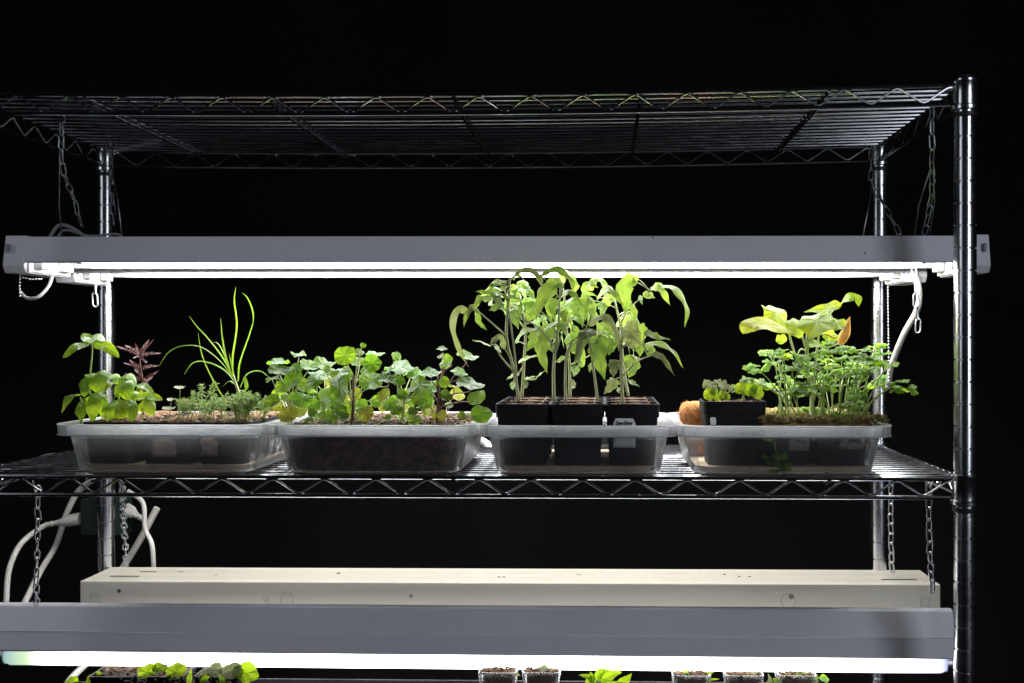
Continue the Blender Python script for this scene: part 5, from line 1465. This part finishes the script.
low_leafy(250, 672, .11, 'glossy round green leaf at right of the lower left seedlings', [('r',247,673,11,(.2,-.8,.6)),('r',238,672,6,(0,-1,.2))], 'parsley')
low_leafy(189, 680, .10, 'yellow-green narrow seedling leaves between the roots', [('l',[(189,686),(190,676),(192,668)],3,(0,-1,0)),('l',[(224,686),(222,679),(219,673)],4,(0,-1,0)),('l',[(200,684),(206,678),(213,674)],3,(0,-1,.3))], 'parsley')
low_leafy(512, 680, .13, 'thin sprout in the left seed pot at bottom centre', [('l',[(508,686),(509,676),(507,669)],2,(0,-1,0)),('l',[(509,678),(515,674),(521,676)],3,(0,-.7,.7)),('l',[(508,680),(500,678),(495,681)],3,(0,-.7,.7))], 'dill')
low_leafy(546, 675, .12, 'blue-green flat seedling in the second centre pot', [('r',540,674,8,(-.1,-.5,1)),('r',550,675,8,(.2,-.5,1)),('r',545,670,6,(0,-.5,1))], 'greyleaf')
low_leafy(600, 675, .10, 'bright pepper-like seedling with pointed leaves between the seed pots', [('l',[(596,683),(588,677),(578,675)],4,(0,-.6,.8)),('l',[(596,680),(602,672),(610,670)],5,(0,-.6,.8)),('l',[(600,680),(612,675),(622,672)],6,(0,-.7,.7)),('l',[(618,686),(626,680),(632,673)],5,(0,-1,.2)),('l',[(600,682),(612,684),(628,683)],5,(0,-.6,.8)),('l',[(586,684),(592,678),(590,671)],4,(0,-1,.3))], 'parsley')
low_leafy(700, 676, .12, 'bright strappy seedling in the lower right pot', [('l',[(693,688),(700,680),(712,674)],3,(0,-.8,.5)),('l',[(693,688),(704,681),(720,679)],3,(0,-.8,.5)),('l',[(693,688),(692,680),(688,674)],3,(0,-.8,.5)),('l',[(694,686),(704,676),(716,671)],3,(0,-.8,.5)),('r',686,676,6,(0,-.5,1))], 'parsley')
low_leafy(748, 678, .12, 'small blue-green seedling right of the strappy one', [('r',742,678,6,(0,-.5,1)),('r',755,677,6,(.2,-.6,.8)),('l',[(765,688),(770,681),(768,673)],3,(0,-1,.2))], 'greyleaf')
low_leafy(800, 678, .12, 'small cluster of round seedling leaves at the bottom right', [('r',790,678,6,(-.1,-.6,.8)),('r',802,675,6,(0,-.5,1)),('r',813,679,6,(.1,-.6,.8)),('r',824,679,5,(.1,-.5,.9)),('r',778,681,5,(0,-.5,.9))], 'parsley')
rt = MB()
for k in range(90):
    a = at(rnd.uniform(120,232), rnd.uniform(676,684), .09+rnd.uniform(0,.03)); d = V((rnd.uniform(-1,1), rnd.uniform(-.5,.5), rnd.uniform(-.3,1)))*.011
    rt.tube([a, a+d*.5+V((0,0,.002)), a+d], .0004, 4)
tag(rt.build('dry_roots', MT['perlite'], origin=at(176,680,.1)), 'pale dry roots matted over the lower left seed pots', 'roots', kind='stuff')

# ------------------------------------------------------------------ light
w = bpy.data.worlds.new('World'); sc.world = w; w.use_nodes = True
w.node_tree.nodes['Background'].inputs[0].default_value = (.02,.022,.028,1)
w.node_tree.nodes['Background'].inputs[1].default_value = .15
def area(name, loc, target, sx, sy, power, col):
    l = bpy.data.lights.new(name, 'AREA'); l.shape = 'RECTANGLE'; l.size = sx; l.size_y = sy; l.energy = power; l.color = col
    o = bpy.data.objects.new(name, l); COL.objects.link(o)
    o.location = loc; o.rotation_euler = (V(target)-V(loc)).to_track_quat('-Z', 'Y').to_euler()
area('room_window_right', (1.7, -2.8, H+.5), (0, 0, H), .95, 1.8, 24, (.86,.9,1))
area('room_window_left', (-2.4, -1.5, H+.65), (-.1, .2, H), 1.0, 1.7, 6, (.85,.9,1))
sc.view_settings.view_transform = 'Standard'
sc.view_settings.look = 'None'
sc.view_settings.exposure = 0
sc.view_settings.gamma = 1
sc.render.engine = 'CYCLES'
cy = sc.cycles
cy.use_denoising = True
cy.max_bounces = 10; cy.transparent_max_bounces = 24; cy.diffuse_bounces = 5; cy.glossy_bounces = 5; cy.transmission_bounces = 6
cy.sample_clamp_indirect = 6
cy.caustics_reflective = False; cy.caustics_refractive = False
